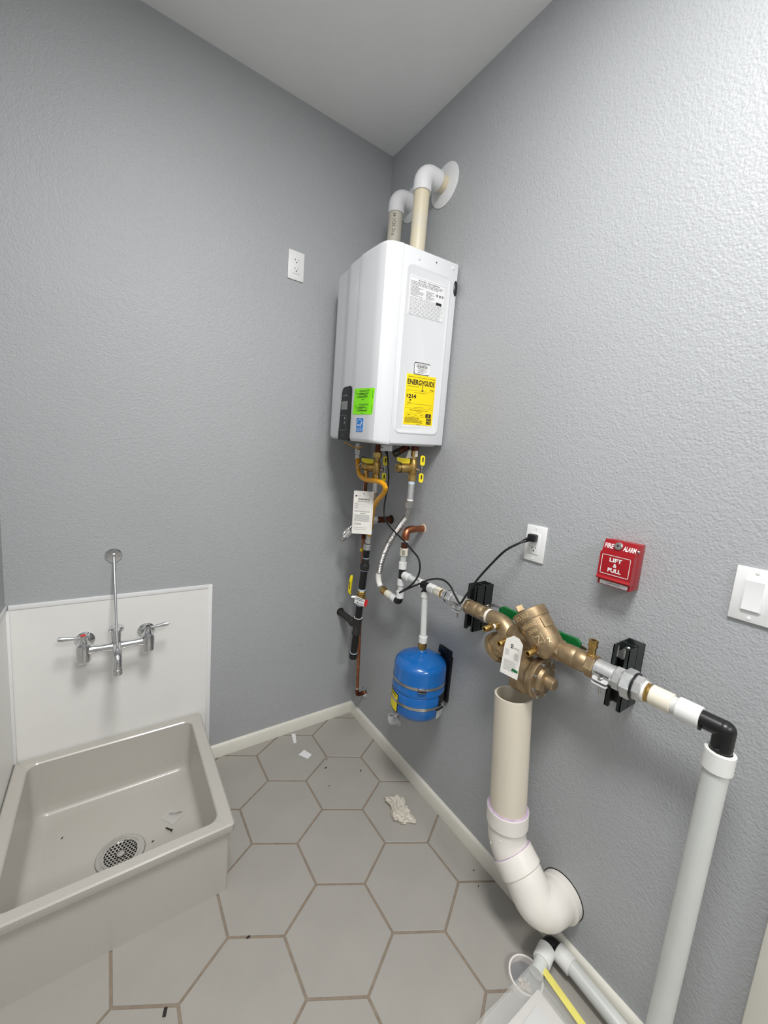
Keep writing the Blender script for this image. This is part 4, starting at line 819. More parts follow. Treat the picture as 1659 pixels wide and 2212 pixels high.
# expansion tank
RT = 0.1015
tk = thing('expansion_tank', (TKX, TKY, 0.405), 'blue expansion tank strapped to right wall under the white pipe', 'tank')
part('shell', MB().lathe((TKX, TKY, 0.440), (0, 0, 1), [(0, 0), (0.001, 0.03), (0.006, 0.066), (0.015, 0.089), (0.026, 0.0985), (0.036, RT), (0.108, RT), (0.1115, RT - 0.0022), (0.115, RT), (0.119, RT + 0.0018), (0.123, RT), (0.203, RT), (0.214, 0.0985), (0.223, 0.0905), (0.233, 0.074), (0.2425, 0.048), (0.2475, 0.024), (0.249, 0.019), (0.258, 0.018), (0.261, 0.014), (0.261, 0)], 56), M_BLUE, tk, sharp=50)
AC = lambda deg, r: (TKX + r * math.cos(math.radians(deg)), TKY + r * math.sin(math.radians(deg)))
def strap(z, clasp):
    s = part('strap', MB().lathe((TKX, TKY, z - 0.0055), (0, 0, 1), [(0, RT + 0.0006), (0, RT + 0.0018), (0.011, RT + 0.0018), (0.011, RT + 0.0006)], 56), M_STEEL, tk)
    R = Matrix.Rotation(math.radians(clasp), 3, 'Z'); x, y = AC(clasp, RT + 0.006)
    part('clasp', MB().box((x, y, z), (0.010, 0.030, 0.016), 0.0015, R), M_STEEL, s)
    x, y = AC(clasp + 2, RT + 0.0105); part('clasp_screw', MB().box((x, y, z - 0.001), (0.004, 0.024, 0.008), 0.001, R).cyl(V((x, y, z)) + R @ V((0, -0.02, 0)), V((x, y, z)) + R @ V((0, 0.012, 0)), 0.0042, n=10), M_BLACK, s)
strap(0.592, 236); strap(0.512, 279)
def wraplabel(a0, a1, z0, z1, r, m, name, lab=None, skew=0):
    vs = []; fs = []; N = 10
    for k in range(N + 1): 
        x, y = AC(a0 + (a1 - a0) * k / N, r); vs += [V((x, y, z0)), V((x, y, z1))]
    for k in range(N): fs.append((2 * k, 2 * k + 2, 2 * k + 3, 2 * k + 1))
    return part(name, MB().add(vs, fs), m, tk, lab)
wraplabel(132, 184, 0.466, 0.543, RT + 0.0009, M_PRINT, 'label_border')
lb = wraplabel(133, 182, 0.470, 0.539, RT + 0.0013, M_YEL, 'caution_label', 'yellow caution label with black edge')
cw = lambda a, b, h: V((*AC(163 + math.degrees(a / RT), RT + 0.0016), b))
part('lettering', MB().text('WARNING', FR(0, 0), 0, 0.531, 0.052, 0.008, bold=0.02, wrap=lambda a, b, h: cw(a, b, h)), M_PRINT, lb)
wraplabel(280, 325, 0.490, 0.560, RT + 0.0009, M_PRINT, 'data_label', 'dark data label low on the tank'); wraplabel(277, 322, 0.465, 0.506, RT + 0.0011, M_LABEL, 'white_label')
part('bracket', MB().box((-0.006, TKY - 0.052, 0.578), (0.012, 0.030, 0.190), 0.0015).box((-0.005, TKY - 0.015, 0.680), (0.010, 0.050, 0.030), 0.0015).box((-0.003, TKY - 0.03, 0.63), (0.006, 0.06, 0.13), 0.001).box((-0.004, TKY + 0.0, 0.57), (0.0079, 0.12, 0.03), 0.001), M_BLACK, tk)

# ================================================================ STRUTS, CLAMPS, UNIONS
def strut(y0, y1, z0, z1, label):
    t = thing('strut_channel', (0, (y0 + y1) / 2, z0), label, 'strut channel')
    w = 0.0025
    for x1 in (-0.0005, -0.0415):
        x0 = x1 - 0.041; h = (z1 - z0); zc = (z0 + z1) / 2; mb = MB()
        mb.box((x1 - w / 2, (y0 + y1) / 2, zc), (w, y1 - y0, h)); mb.box(((x0 + x1) / 2, y0 + w / 2, zc), (0.041, w, h)); mb.box(((x0 + x1) / 2, y1 - w / 2, zc), (0.041, w, h))
        for ya, s in ((y0, 1), (y1, -1)):
            mb.box((x0 + w / 2, ya + s * 0.0048, zc), (w, 0.0096, h)); mb.box((x0 + 0.005, ya + s * 0.0088, zc), (0.009, w, h))
        part('channel', mb, M_STRUT, t)
    return t
strut(-0.868, -0.8275, 0.858, 1.020, 'dark vertical strut behind the left pipe clamp')
s2 = strut(-1.351, -1.3125, 0.858, 1.019, 'dark vertical strut with spring nut behind right pipe clamp')
part('spring_nut', MB().lathe((-0.030, -1.331, 1.004), (0.25, -0.2, 0.9), [(0, 0), (0, 0.015), (0.004, 0.015), (0.004, 0)], 24).lathe((-0.062, -1.331, 0.995), (-0.6, 0.2, 0.8), [(0, 0), (0, 0.015), (0.003, 0.015), (0.003, 0)], 24), M_STEEL, s2)
coil = [V((-0.055, -1.331, 0.998)) + V((0.020 * k / 60, 0.007 * math.cos(k * 0.6), 0.006 + 0.007 * math.sin(k * 0.6))) for k in range(61)]
part('coil_spring', MB().tube(coil, 0.0008, 6), M_STEEL, s2)
def union(ys, label, left):
    t = thing('pipe_union', (XC, sum(ys) / 4, ZC - 0.04), label, 'pipe union')
    a, b, c, d = ys; r = 0.0228 if left else 0.030
    part('collar_nut', MB().hexn((XC, b, ZC), (XC, c, ZC), r * 1.20, 6), M_GALV, t)
    part('tailpiece', MB().hexn((XC, a, ZC), (XC, b, ZC), r * 0.98, 8), M_GALV, t); part('tailpiece', MB().hexn((XC, c, ZC), (XC, d, ZC), r * 1.0, 8), M_GALV, t)
    for y, s in ((a, 1), (d, -1)): part('thread_tape', MB().cyl((XC, y, ZC), (XC, y + s * 0.005, ZC), r * 0.80), M_TAPE, t)
    ye = c if not left else b
    part('gasket', MB().ring((XC, ye + 0.001, ZC), (XC, ye - 0.0035, ZC), r * 1.10, r * 0.8), M_BLACK, t)
    return t
union((-0.738, -0.757, -0.782, -0.800), 'grey steel hex union left of backflow preventer', True)
union((-1.336, -1.355, -1.379, -1.399), 'grey steel hex union right of backflow preventer', False)
def clamp(y0, y1, label, r=0.0285):
    t = thing('pipe_clamp', (XC, (y0 + y1) / 2, ZC - 0.04), label, 'pipe clamp')
    ym = (y0 + y1) / 2
    part('nipple', MB().cyl((XC, y0 + 0.012, ZC), (XC, y1 - 0.012, ZC), r - 0.003), M_GALV, t)
    for sg in (1, -1):
        pr = []
        for k in range(0, 11): 
            a = math.radians(180 - sg * (8 + k * 16.0)); pr.append((XC + r * math.cos(a), ZC + r * math.sin(a)))
        mb = MB(); vs = []
        pts_o = [(XC + (r + 0.002) * math.cos(math.radians(180 - sg * (8 + k * 14.0))), ZC + (r + 0.002) * math.sin(math.radians(180 - sg * (8 + k * 14.0)))) for k in range(11)]
        pts_o += [(XC + 0.0175, ZC + sg * 0.020)]
        for x, z in pts_o: vs += [V((x, y0 + 0.002, z)), V((x, y1 - 0.002, z))]
        pts_i = [(XC + (r - 0.0006) * math.cos(math.radians(180 - sg * (8 + k * 14.0))), ZC + (r - 0.0006) * math.sin(math.radians(180 - sg * (8 + k * 14.0)))) for k in range(11)] + [(XC + 0.0175, ZC + sg * 0.0175)]
        k0 = len(vs)
        for x, z in pts_i: vs += [V((x, y0 + 0.002, z)), V((x, y1 - 0.002, z))]
        fs = []
        for k in range(11): 
            fs += [(2 * k, 2 * k + 1, 2 * k + 3, 2 * k + 2), (k0 + 2 * k, k0 + 2 * k + 2, k0 + 2 * k + 3, k0 + 2 * k + 1), (2 * k, 2 * k + 2, k0 + 2 * k + 2, k0 + 2 * k), (2 * k + 1, k0 + 2 * k + 1, k0 + 2 * k + 3, 2 * k + 3)]
        fs += [(0, k0, k0 + 1, 1)]
        mb.add(vs, fs)
        # flared ear at the front-bottom where the bolt passes
        half = part('half_clamp', mb, M_GALV, t)
        ear = rrect(-0.019, -0.006, 0.019, 0.006, 0.0055, 4)
        zz = ZC - 0.018; part('ear', MB().prism([(a, b) for a, b in ear], V((XC - r - 0.003, ym, zz + (0.004 if sg > 0 else -0.006))), V((0, 1, 0)), V((-0.8, 0, -0.6)), V((-0.6, 0, 0.8)), 0.0025), M_GALV, half)
    part('bolt', MB().cyl((XC - r - 0.003, ym, ZC - 0.008), (XC - r + 0.006, ym, ZC - 0.05), 0.0032, n=10).hexn((XC - r - 0.0035, ym, ZC - 0.0085), (XC - r - 0.005, ym, ZC - 0.004), 0.006), M_STEEL, t)
    return t
clamp(-0.801, -0.843, 'grey steel pipe clamp on the left strut', 0.0205)
clamp(-1.293, -1.334, 'grey steel pipe clamp on the right strut', 0.0225)

# ================================================================ BACKFLOW PREVENTER
bf = thing('backflow_preventer', (XC, -1.05, 0.80), 'large bronze backflow preventer with two valves over the waste pipe', 'backflow preventer')
def ballvalve(name, y0, y1, r, hexend):
    L = abs(y1 - y0); mb = MB()
    mb.hexn((XC, y0, ZC), (XC, y0 - L * 0.17, ZC), r * 1.10, 6); mb.hexn((XC, y1 + L * 0.2, ZC), (XC, y1, ZC), r * 1.14, 6)
    mb.lathe((XC, y0 - L * 0.14, ZC), (0, -1, 0), [(0, r * 0.8), (L * 0.02, r * 0.95), (L * 0.10, r * 1.02), (L * 0.20, r * 1.06), (L * 0.36, r * 1.06), (L * 0.40, r * 1.0), (L * 0.44, r * 1.06), (L * 0.56, r * 1.04), (L * 0.64, r * 0.94), (L * 0.70, r * 0.86)], 32)
    o = part(name, mb, M_BRONZE, bf)
    wr = lambda a, b, h: V((XC + (r * 1.06 + 0.0004) * math.cos(math.radians(118) - b / r), y0 - L * 0.34 - a, ZC + (r * 1.06 + 0.0004) * math.sin(math.radians(118) - b / r)))
    part('lettering', MB().text('600', FR(0, 0), 0, 0.004, 0.026, 0.007, ex=0.0006, wrap=lambda a, b, h: wr(a, b, h)).text('WOG', FR(0, 0), 0, -0.006, 0.026, 0.007, ex=0.0006, wrap=lambda a, b, h: wr(a, b, h)), M_BRONZEL, o)
    return o
v1 = ballvalve('inlet_valve', -0.847, -0.942, 0.0235, True)
v2 = ballvalve('outlet_valve', -1.179, -1.290, 0.0262, True)
for y, s in ((-0.843, 1), (-1.291, -1)): part('thread_tape', MB().cyl((XC, y + s * 0.004, ZC), (XC, y - s * 0.006, ZC), 0.0208), M_TAPE, bf)
part('thread_tape', MB().cyl((XC, -0.940, ZC), (XC, -0.9485, ZC), 0.0236), M_TAPE, bf)
def glever(v, y, z, L):
    part('stem', MB().cyl((XC + 0.028, y, z), (XC + 0.055, y, z), 0.008, n=14), M_STEEL, v)
    mb = MB().prism([(0.008, -0.007), (-0.010, -0.008), (-0.04, 0.004), (-0.04, 0.012), (0.008, 0.007)], (XC + 0.050, y, z), (0, -1, 0), (0, 0, 1), (1, 0, 0), 0.004); part('lever_plate', mb, M_STEEL, v)
    part('lever_handle', MB().prism([(-0.028, -0.002), (-0.04, -0.011), (-L, 0.0), (-L - 0.006, 0.012), (-L, 0.026), (-0.045, 0.020), (-0.028, 0.012)], (XC + 0.0465, y, z), (0, -1, 0), (0, 0, 1), (1, 0, 0), 0.011), M_GREEN, v)
def glever2(v, y, z, L, up):
    c = V((XC + 0.048, y, z)); part('stem', MB().cyl((XC + 0.026, y, z), c, 0.008, n=14), M_STEEL, v)
    part('lever_plate', MB().prism([(-0.008, -0.007), (0.010, -0.007), (0.035, up - 0.006), (0.035, up + 0.006), (-0.008, 0.007)], c, (0, 1, 0), (0, 0, 1), (1, 0, 0), 0.004), M_STEEL, v)
    part('lever_handle', MB().prism([(0.022, up - 0.010), (0.032, up - 0.016), (L - 0.006, up - 0.012), (L, up - 0.006), (L, up + 0.012), (0.034, up + 0.014), (0.022, up + 0.006)], c + V((-0.004, 0, 0)), (0, 1, 0), (0, 0, 1), (1, 0, 0), 0.012), M_GREEN, v)
glever2(v2, -1.240, 0.955, 0.100, 0.010)
c = V((XC + 0.048, -0.900, 0.962)); part('lever_plate', MB().tube(catmull([(XC + 0.03, -0.900, 0.962), c, c + V((0, -0.03, 0.010)), c + V((0, -0.055, 0.008))], 0.01), 0.004, 8), M_STEEL, v1)
part('lever_handle', MB().prism([(0.045, -0.006), (0.055, -0.012), (0.125, -0.012), (0.132, 0.0), (0.125, 0.014), (0.058, 0.016), (0.045, 0.006)], c + V((-0.004, 0, 0.002)), (0, -1, 0), (0, 0, 1), (1, 0, 0), 0.012), M_GREEN, v1)
# main casting
U = V((0, 0.7071, 0.7071)); Dn = V((0, 0.7071, -0.7071))
TOP = V((XC - 0.004, -1.0845, 1.019)); CH2 = TOP - U * 0.115
mb = MB()
mb.tube(catmull([(XC, -0.947, ZC), (XC, -0.975, ZC), (XC, -1.003, ZC - 0.006), (XC, -1.030, ZC - 0.030), (XC, -1.048, ZC - 0.055)], 0.008), [0.0228 + 0.0011 * k for k in range(len(catmull([(XC, -0.947, ZC), (XC, -0.975, ZC), (XC, -1.003, ZC - 0.006), (XC, -1.030, ZC - 0.030), (XC, -1.048, ZC - 0.055)], 0.008)))], 28)
mb.lathe(V((XC, -1.062, ZC - 0.018)), (0, -1, 0), [(-0.045, 0), (-0.04, 0.016), (-0.025, 0.030), (0.0, 0.036), (0.025, 0.031), (0.05, 0.025), (0.10, 0.0215), (0.10, 0)], 28)
mb.lathe(V((XC, -1.040, 0.914)), Dn, [(-0.03, 0), (-0.02, 0.026), (0.0, 0.038), (0.064, 0.0415), (0.064, 0)], 36)
mb.lathe(CH2, U, [(-0.02, 0), (-0.015, 0.026), (0.0, 0.039), (0.012, 0.0448), (0.094, 0.0462), (0.094, 0)], 44)
mb.cyl((XC, -1.135, ZC), (XC, -1.176, ZC), 0.0215, n=28).ring((XC, -1.163, ZC), (XC, -1.172, ZC), 0.0245, 0.015)
part('body', mb, M_BRONZE, bf, sharp=40)
cvr = part('upper_cover', MB().lathe(TOP - U * 0.026, U, [(0, 0), (0, 0.0482), (0.002, 0.0494), (0.026, 0.0494), (0.028, 0.048), (0.028, 0)], 48), M_BRONZE, bf)
part('plug', MB().hexn(TOP + V((-0.012, 0.016, -0.004)) + U * 0.0, TOP + V((-0.012, 0.016, -0.004)) + U * 0.018, 0.0135, 4), M_BRONZE, cvr)
def cylwrap(axis_o, axis, r, ang0):
    u_, w_, a_ = frame_of(axis)
    def f(a, b, h):
        th = ang0 + a / r; return V(axis_o) + (u_ * math.cos(th) + w_ * math.sin(th)) * (r + h) + a_ * b
    return f
def ang_to(axis, d):
    u_, w_, a_ = frame_of(axis); d = V(d); return math.atan2(d.dot(w_), d.dot(u_))
a0 = ang_to(U, (-0.80, -0.55, 0.1))
part('lettering', MB().text('375 XL2', FR(0, 0), -0.022, 0.0, 0.046, 0.0125, h=-0.0004, ex=0.0014, bold=0.01, wrap=cylwrap(TOP - U * 0.012, U, 0.0494, a0)), M_BRONZEL, cvr)
tx = MB(); wv = cylwrap(TOP, U, 0.0453, a0)
tx.text('WILKINS', FR(0, 0), -0.014, -0.040, 0.044, 0.0105, ex=0.0016, bold=0.01, wrap=wv).text('ZURN', FR(0, 0), -0.012, -0.057, 0.026, 0.0105, ex=0.0016, bold=0.01, wrap=wv).text('2', FR(0, 0), 0.016, -0.092, height=0.012, ex=0.0016, bold=0.01, wrap=wv)
for q in ((-0.020, -0.069, 0.006, -0.0675), (-0.020, -0.094, 0.006, -0.0925), (-0.020, -0.094, -0.0185, -0.0675), (0.0045, -0.094, 0.006, -0.0675)):
    tx.add([wv(q[0], q[1], 0.0012), wv(q[2], q[1], 0.0012), wv(q[2], q[3], 0.0012), wv(q[0], q[3], 0.0012)], [(0, 1, 2, 3)])
tx.text('Z', FR(0, 0), -0.007, -0.081, 0.016, 0.019, ex=0.0014, wrap=wv); part('cast_lettering', tx, M_BRONZEL, bf)
rimo = V((XC, -1.040, 0.914)) + Dn * 0.060
lc = part('lower_cover', MB().lathe(rimo, Dn, [(0, 0), (0, 0.0455), (0.003, 0.0465), (0.016, 0.0465), (0.020, 0.043), (0.023, 0.034), (0.026, 0.018), (0.0265, 0)], 44), M_BRONZE, bf)
wv2 = cylwrap(V((XC, -1.040, 0.914)), Dn, 0.0412, ang_to(Dn, (-0.85, -0.3, -0.3)))
part('cast_lettering', MB().text('XL3', FR(0, 0), -0.010, 0.045, 0.022, 0.0095, ex=0.0014, wrap=wv2).text('LEAD FREE', FR(0, 0), -0.004, 0.031, 0.034, 0.0085, ex=0.0014, wrap=wv2), M_BRONZEL, lc)
# rectangular boss on the upper chamber and hex/square boss by the outlet
sd = V((-0.28, -0.80, 0.55)).normalized(); bp = TOP - U * 0.046 + (sd - U * sd.dot(U)).normalized() * 0.0445
e3 = (sd - U * sd.dot(U)).normalized(); e2 = U.cross(e3)
part('name_boss', MB().box(bp, (0.024, 0.028, 0.008), 0.0015, Matrix((e2, U, e3)).transposed()), M_BRONZE, bf)
part('outlet_boss', MB().box((XC - 0.012, -1.155, ZC - 0.002), (0.030, 0.024, 0.036), 0.003, Matrix.Rotation(0.25, 3, 'X')), M_BRONZE, bf)
# relief valve chamber below
RZ = 0.846
mb = MB().lathe((XC, -1.072, RZ), (0, -1, 0), [(0, 0), (0, 0.030), (0.006, 0.036), (0.05, 0.045), (0.062, 0.058), (0.072, 0.0594), (0.072, 0)], 40)
mb.box((XC - 0.004, -1.098, RZ - 0.035), (0.060, 0.062, 0.050), 0.008).cyl((XC, -1.09, RZ), (XC, -1.075, 0.935), 0.027)
part('relief_body', mb, M_BRONZE, bf)
rc = part('relief_cover', MB().lathe((XC, -1.1445, RZ), (0, -1, 0), [(0, 0), (0, 0.0594), (0.003, 0.0608), (0.009, 0.0608), (0.011, 0.0585), (0.013, 0.039), (0.022, 0.034), (0.024, 0.030), (0.024, 0.0175), (0.046, 0.0165), (0.048, 0.0145), (0.048, 0)], 44), M_BRONZE, bf)
part('gasket', MB().ring((XC, -1.1425, RZ), (XC, -1.1455, RZ), 0.0588, 0.03, 40), M_BLACK, bf)
for k in range(8):
    a = math.radians(45 * k + 18); q = V((XC + 0.0500 * math.cos(a), -1.1565, RZ + 0.0500 * math.sin(a)))
    part('bolt', MB().hexn(q + V((0, 0.003, 0)), q + V((0, -0.006, 0)), 0.0058), M_STEEL, rc)
# test cocks
def cock(base, d, label=None):
    base, d = V(base), V(d).normalized(); s = d.cross(V((0, 0, 1))).normalized(); up = s.cross(d)
    c = part('test_cock', MB().lathe(base, d, [(0, 0), (0, 0.0115), (0.012, 0.0100), (0.013, 0.0065), (0.026, 0.0065), (0.027, 0.0092), (0.052, 0.0092), (0.054, 0.0082), (0.054, 0.0055), (0.044, 0.005), (0.044, 0)], 18), M_BRASS, bf)
    k = base + d * 0.029; part('slotted_stem', MB().cyl(k + up * 0.004, k + up * 0.0145, 0.0060, n=14), M_BRASS, c)
    part('thread_tape', MB().cyl(base + d * 0.0135, base + d * 0.020, 0.0076, n=16), M_TAPE, c)
cock((-0.126, -1.000, 0.946), (-1, 0.10, -0.08)); cock((-0.138, -1.066, 0.931), (-1, 0.08, -0.06)); cock((-0.126, -1.150, 0.9405), (-1, 0.05, -0.08))
part('upright_test_cock', MB().lathe((XC, -1.273, ZC + 0.021), (0, 0, 1), [(0, 0), (0, 0.012), (0.007, 0.0118), (0.009, 0.009), (0.026, 0.009), (0.027, 0.0115), (0.034, 0.0115), (0.035, 0.0095), (0.039, 0.0095), (0.040, 0.0115), (0.045, 0.011), (0.045, 0.005), (0.036, 0.005), (0.036, 0)], 20), M_BRASS, bf)
# inspection tag on the middle test cock
Nr = V((-0.80, -0.60, 0)).normalized(); Ur = V((0.60, -0.80, 0)).normalized(); Zr = V((0, 0, 1))
to = V((-0.172, -1.0915, 0.900))
rt = thing('inspection_tag', to + V((0, 0, 0.05)), 'white instruction tag hanging on the middle brass test cock', 'tag')
part('card', MB().prism([(-0.0235, -0.052), (0.0255, -0.066), (0.0285, 0.040), (0.0175, 0.056), (0.0015, 0.062), (-0.0175, 0.050), (-0.020, 0.034)], to, Ur, Zr, Nr, 0.0006), M_CARD, rt)
Ftg = (to + Nr * 0.0007, (Ur + Zr * -0.28).normalized(), Zr, Nr)
part('small_print', MB().lines(Ftg, -0.017, 0.022, -0.044, -0.012, 9, th=0.28, jit=0.2).lines(Ftg, -0.017, -0.004, 0.0, 0.018, 5, th=0.28, jit=0.3).lines(Ftg, 0.010, 0.024, -0.008, 0.014, 6, th=0.28, jit=0.3), M_GREY, rt)
part('lettering', MB().text('ICC', Ftg, 0.014, 0.028, 0.015, 0.005).lines(Ftg, -0.003, 0.005, 0.024, 0.038, 3, th=0.6, jit=0.2, words=False), M_PRINT, rt)
part('green_logo', MB().prism([(0, 0), (0.019, 0.0), (0.019, 0.007), (0.003, 0.009)], Ftg[0] + Ftg[1] * 0.006 + Zr * -0.040, Ftg[1], Zr, Nr, 0.0003), M_GREEN, rt)

# ================================================================ RIGHT-HAND PIPE RUN DOWN
t = thing('supply_riser', (XC, -1.545, 0.0), 'thick white supply pipe with black elbow rising at right', 'pipe')
part('brass_adapter', MB().cyl((XC, -1.399, ZC), (XC, -1.416, ZC), 0.0205).hexn((XC, -1.402, ZC), (XC, -1.411, ZC), 0.0225, 8), M_BRASS, t)
part('thread_tape', MB().cyl((XC, -1.398, ZC), (XC, -1.404, ZC), 0.0212), M_TAPE, t)
collar((XC, -1.413, ZC), (XC, -1.455, ZC), 0.0226, 0.0175, M_CREAMR, t)
part('pipe', MB().cyl((XC, -1.45, ZC), (XC, -1.468, ZC), 0.0185), M_PEX, t)
collar((XC, -1.464, ZC), (XC, -1.506, ZC), 0.0231, 0.0175, M_PEXR, t)
el = MB().cyl((XC, -1.496, ZC), (XC, -1.543, ZC), 0.0182, n=32).cyl((XC, -1.545, ZC - 0.002), (XC, -1.545, 0.882), 0.0182, n=32)
el.lathe((XC, -1.5445, ZC), (0, -1, 0), [(0.0186 * math.sin(math.radians(q)), 0.0186 * math.cos(math.radians(q))) for q in range(-90, 91, 9)], 32)
el.cyl((XC - 0.014, -1.540, 0.909), (XC - 0.023, -1.545, 0.914), 0.0028, n=8).cyl((XC - 0.012, -1.509, ZC - 0.010), (XC - 0.021, -1.511, ZC - 0.014), 0.0032, n=8)
part('elbow', el, M_BLACK, t)
collar((XC, -1.545, 0.904), (XC, -1.545, 0.862), 0.0258, 0.0195, M_PEXR, t)
part('riser_pipe', MB().cyl((XC, -1.545, 0.880), (XC, -1.542, 0.0), 0.0216, n=32), M_PEX, t)

# ================================================================ WASTE PIPE
WX = -0.1175
t = thing('waste_pipe', (WX, -1.12, 0.1), 'large open beige waste pipe under the backflow preventer', 'pipe')
wt, wb = V((WX, -1.0805, 0.760)), V((WX, -1.1145, 0.404)); wd = (wb - wt).normalized()
RW = 0.0538
part('open_pipe', MB().lathe(wt, wd, [(0.0, RW - 0.006), (0.0, RW), ((wb - wt).length + 0.02, RW), ((wb - wt).length + 0.02, RW - 0.006), (0.0, RW - 0.006)], 44), M_WASTE, t)
h1 = wb - wd * 0.010; h2 = wb + wd * 0.042
part('hub', MB().lathe(h1, wd, [(0, RW), (0, RW + 0.0062), (0.002, RW + 0.0075), (0.046, RW + 0.0075), (0.052, RW + 0.003)], 44), M_WASTEW, t)
part('primer_ring', MB().ring(h1 - wd * 0.001, h1 + wd * 0.003, RW + 0.0062, RW - 0.001, 44), M_PURPLE, t)
dg = V((0.05, -0.76, -0.65)).normalized(); cpt = wb + wd * 0.096
pts = catmull([wb + wd * 0.038, wb + wd * 0.064, cpt - wd * 0.012 + dg * 0.006, cpt + dg * 0.022, cpt + dg * 0.045], 0.006)
part('bend', MB().tube(pts, RW + 0.0022, 40), M_WASTEW, t, sharp=50)
for k, q in enumerate(((-0.8, -0.3), (-0.62, 0.45))):
    pp = wb + wd * (0.062 + 0.032 * k) + V((q[0], q[1] * 0.6 - 0.1, 0)).normalized() * (RW + 0.001)
    part('mold_mark', MB().lathe(pp, (q[0], q[1], 0), [(0, 0.004), (0.0018, 0.003), (0.002, 0)], 10), M_WASTEW, t)
g1 = cpt + dg * 0.030; g2 = g1 + dg * 0.052
part('hub', MB().lathe(g1, dg, [(0, RW), (0, RW + 0.0068), (0.0015, RW + 0.0078), (0.048, RW + 0.0082), (0.052, RW + 0.0035)], 44), M_WASTEW, t)
part('primer_ring', MB().ring(g1 - dg * 0.0012, g1 + dg * 0.0025, RW + 0.0066, RW - 0.001, 44), M_PURPLE, t)
wp = V((0.0, -1.256, 0.180)); k1 = V((WX + 0.004, -1.250, 0.186))
pts = catmull([g2 - dg * 0.006, g2 + dg * 0.012, k1 + V((0.008, 0.022, 0.020)), k1 + V((0.032, 0.001, 0.002)), k1 + V((0.065, -0.004, -0.004)), wp + V((-0.026, 0, 0))], 0.006)
part('wall_bend', MB().tube(pts, RW + 0.0030, 40), M_WASTEW, t, sharp=60)
part('wall_hub', MB().lathe(wp, (-1, 0, 0), [(0, 0), (0, RW + 0.0092), (0.022, RW + 0.0092), (0.026, RW + 0.004), (0.03, RW)], 44), M_WASTEW, t)
part('wall_patch', MB().lathe(wp + V((0.0, 0, 0)), (-1, 0, 0), [(0, RW + 0.0115), (0.0016, RW + 0.0105), (0.002, RW + 0.009)], 44), M_DEBRIS, t)

# small open elbow under the tank
t = thing('drain_elbow', (-0.035, -0.414, 0.19), 'small white open pipe elbow on right wall below blue tank', 'pipe')
c = V((-0.036, -0.4136, 0.2088))
part('wall_plate', MB().lathe((0, -0.4136, 0.2088), (-1, 0, 0), [(0, 0.030), (0.001, 0.030), (0.005, 0.024), (0.006, 0.0)], 32), M_CHROME, t)
part('elbow', MB().tube(catmull([(-0.004, -0.4136, 0.2088), (-0.016, -0.4136, 0.2088), (-0.029, -0.4136, 0.211), (-0.036, -0.4136, 0.219), (-0.037, -0.4136, 0.233)], 0.004), 0.0150, 24, cap=False).ring((-0.037, -0.4136, 0.222), (-0.037, -0.4136, 0.246), 0.0158, 0.0118), M_PVC, t)
part('pipe', MB().cyl((0.0, -0.4136, 0.2088), (-0.014, -0.4136, 0.2088), 0.0135), M_PVCG, t)

# ================================================================ POWER CORD
CP = [(-0.135, -0.333, 1.470), (-0.135, -0.355, 1.405), (-0.135, -0.370, 1.328), (-0.135, -0.361, 1.267), (-0.137, -0.358, 1.216), (-0.139, -0.372, 1.172), (-0.139, -0.421, 1.138), (-0.138, -0.505, 1.107), (-0.138, -0.569, 1.080), (-0.138, -0.613, 1.058), (-0.138, -0.628, 1.026), (-0.138, -0.620, 0.987), (-0.136, -0.583, 0.941),
      (-0.134, -0.530, 0.900), (-0.1335, -0.512, 0.886), (-0.1335, -0.520, 0.890), (-0.134, -0.562, 0.919), (-0.135, -0.628, 0.960), (-0.136, -0.690, 0.997), (-0.137, -0.750, 1.016), (-0.138, -0.793, 1.008), (-0.139, -0.824, 0.982), (-0.140, -0.846, 0.965), (-0.137, -0.852, 0.966), (-0.130, -0.862, 0.992), (-0.110, -0.884, 1.051), (-0.095, -0.921, 1.114), (-0.080, -0.958, 1.168), (-0.055, -0.985, 1.196), (-0.036, -0.996, 1.207)]
t = thing('power_cord', (-0.03, -1.005, 1.2), 'black power cord looping from heater to outlet on right wall', 'power cord')
part('cable', MB().tube(catmull(CP, 0.008), 0.0036, 10), M_BLACK, t)
part('strain_relief', MB().lathe((-0.135, -0.335, 1.476), (0, -0.1, -1), [(0, 0), (0, 0.010), (0.012, 0.0075), (0.035, 0.0045), (0.035, 0)], 14), M_BLACK, t)
part('plug', MB().box((-0.0215, -1.0085, 1.2175), (0.024, 0.026, 0.024), 0.005).lathe((-0.028, -1.004, 1.214), (-0.25, 0.62, -0.42), [(0, 0), (0, 0.0085), (0.018, 0.006), (0.026, 0.004), (0.026, 0)], 14), M_BLACK, t)

# ================================================================ FLOOR CLUTTER
# crumpled paper
bm = bmesh.new(); bmesh.ops.create_icosphere(bm, subdivisions=5, radius=1.0)
vor = [V((random.uniform(-1, 1), random.uniform(-1, 1), random.uniform(-0.6, 1))).normalized() for _ in range(46)]
for v in bm.verts:
    q = v.co.copy(); sc = 1.0 + 0.30 * noise.noise(q * 1.6 + V((3, 1, 9)))
    d = sorted((q - c).length for c in vor); sc += 0.55 * min(0.42, d[1] - d[0]) - 0.10        # creased facets
    sc += 0.10 * (1 - 2 * abs(noise.noise(q * 5.0 + V((5, 2, 7)))))
    v.co = V((q.x * 0.034 * sc, q.y * 0.062 * sc, max(-0.012, q.z * 0.030 * sc)))
    v.co.x += 0.012 * math.sin(v.co.y * 45) + (0.012 if v.co.y < -0.02 else 0)
mb = MB(); bm.verts.index_update(); Rz = Matrix.Rotation(math.radians(8), 3, 'Z')
mb.add([Rz @ v.co + V((-0.146, -0.656, 0.0125)) for v in bm.verts], [[v.index for v in f.verts] for f in bm.faces]); bm.free()
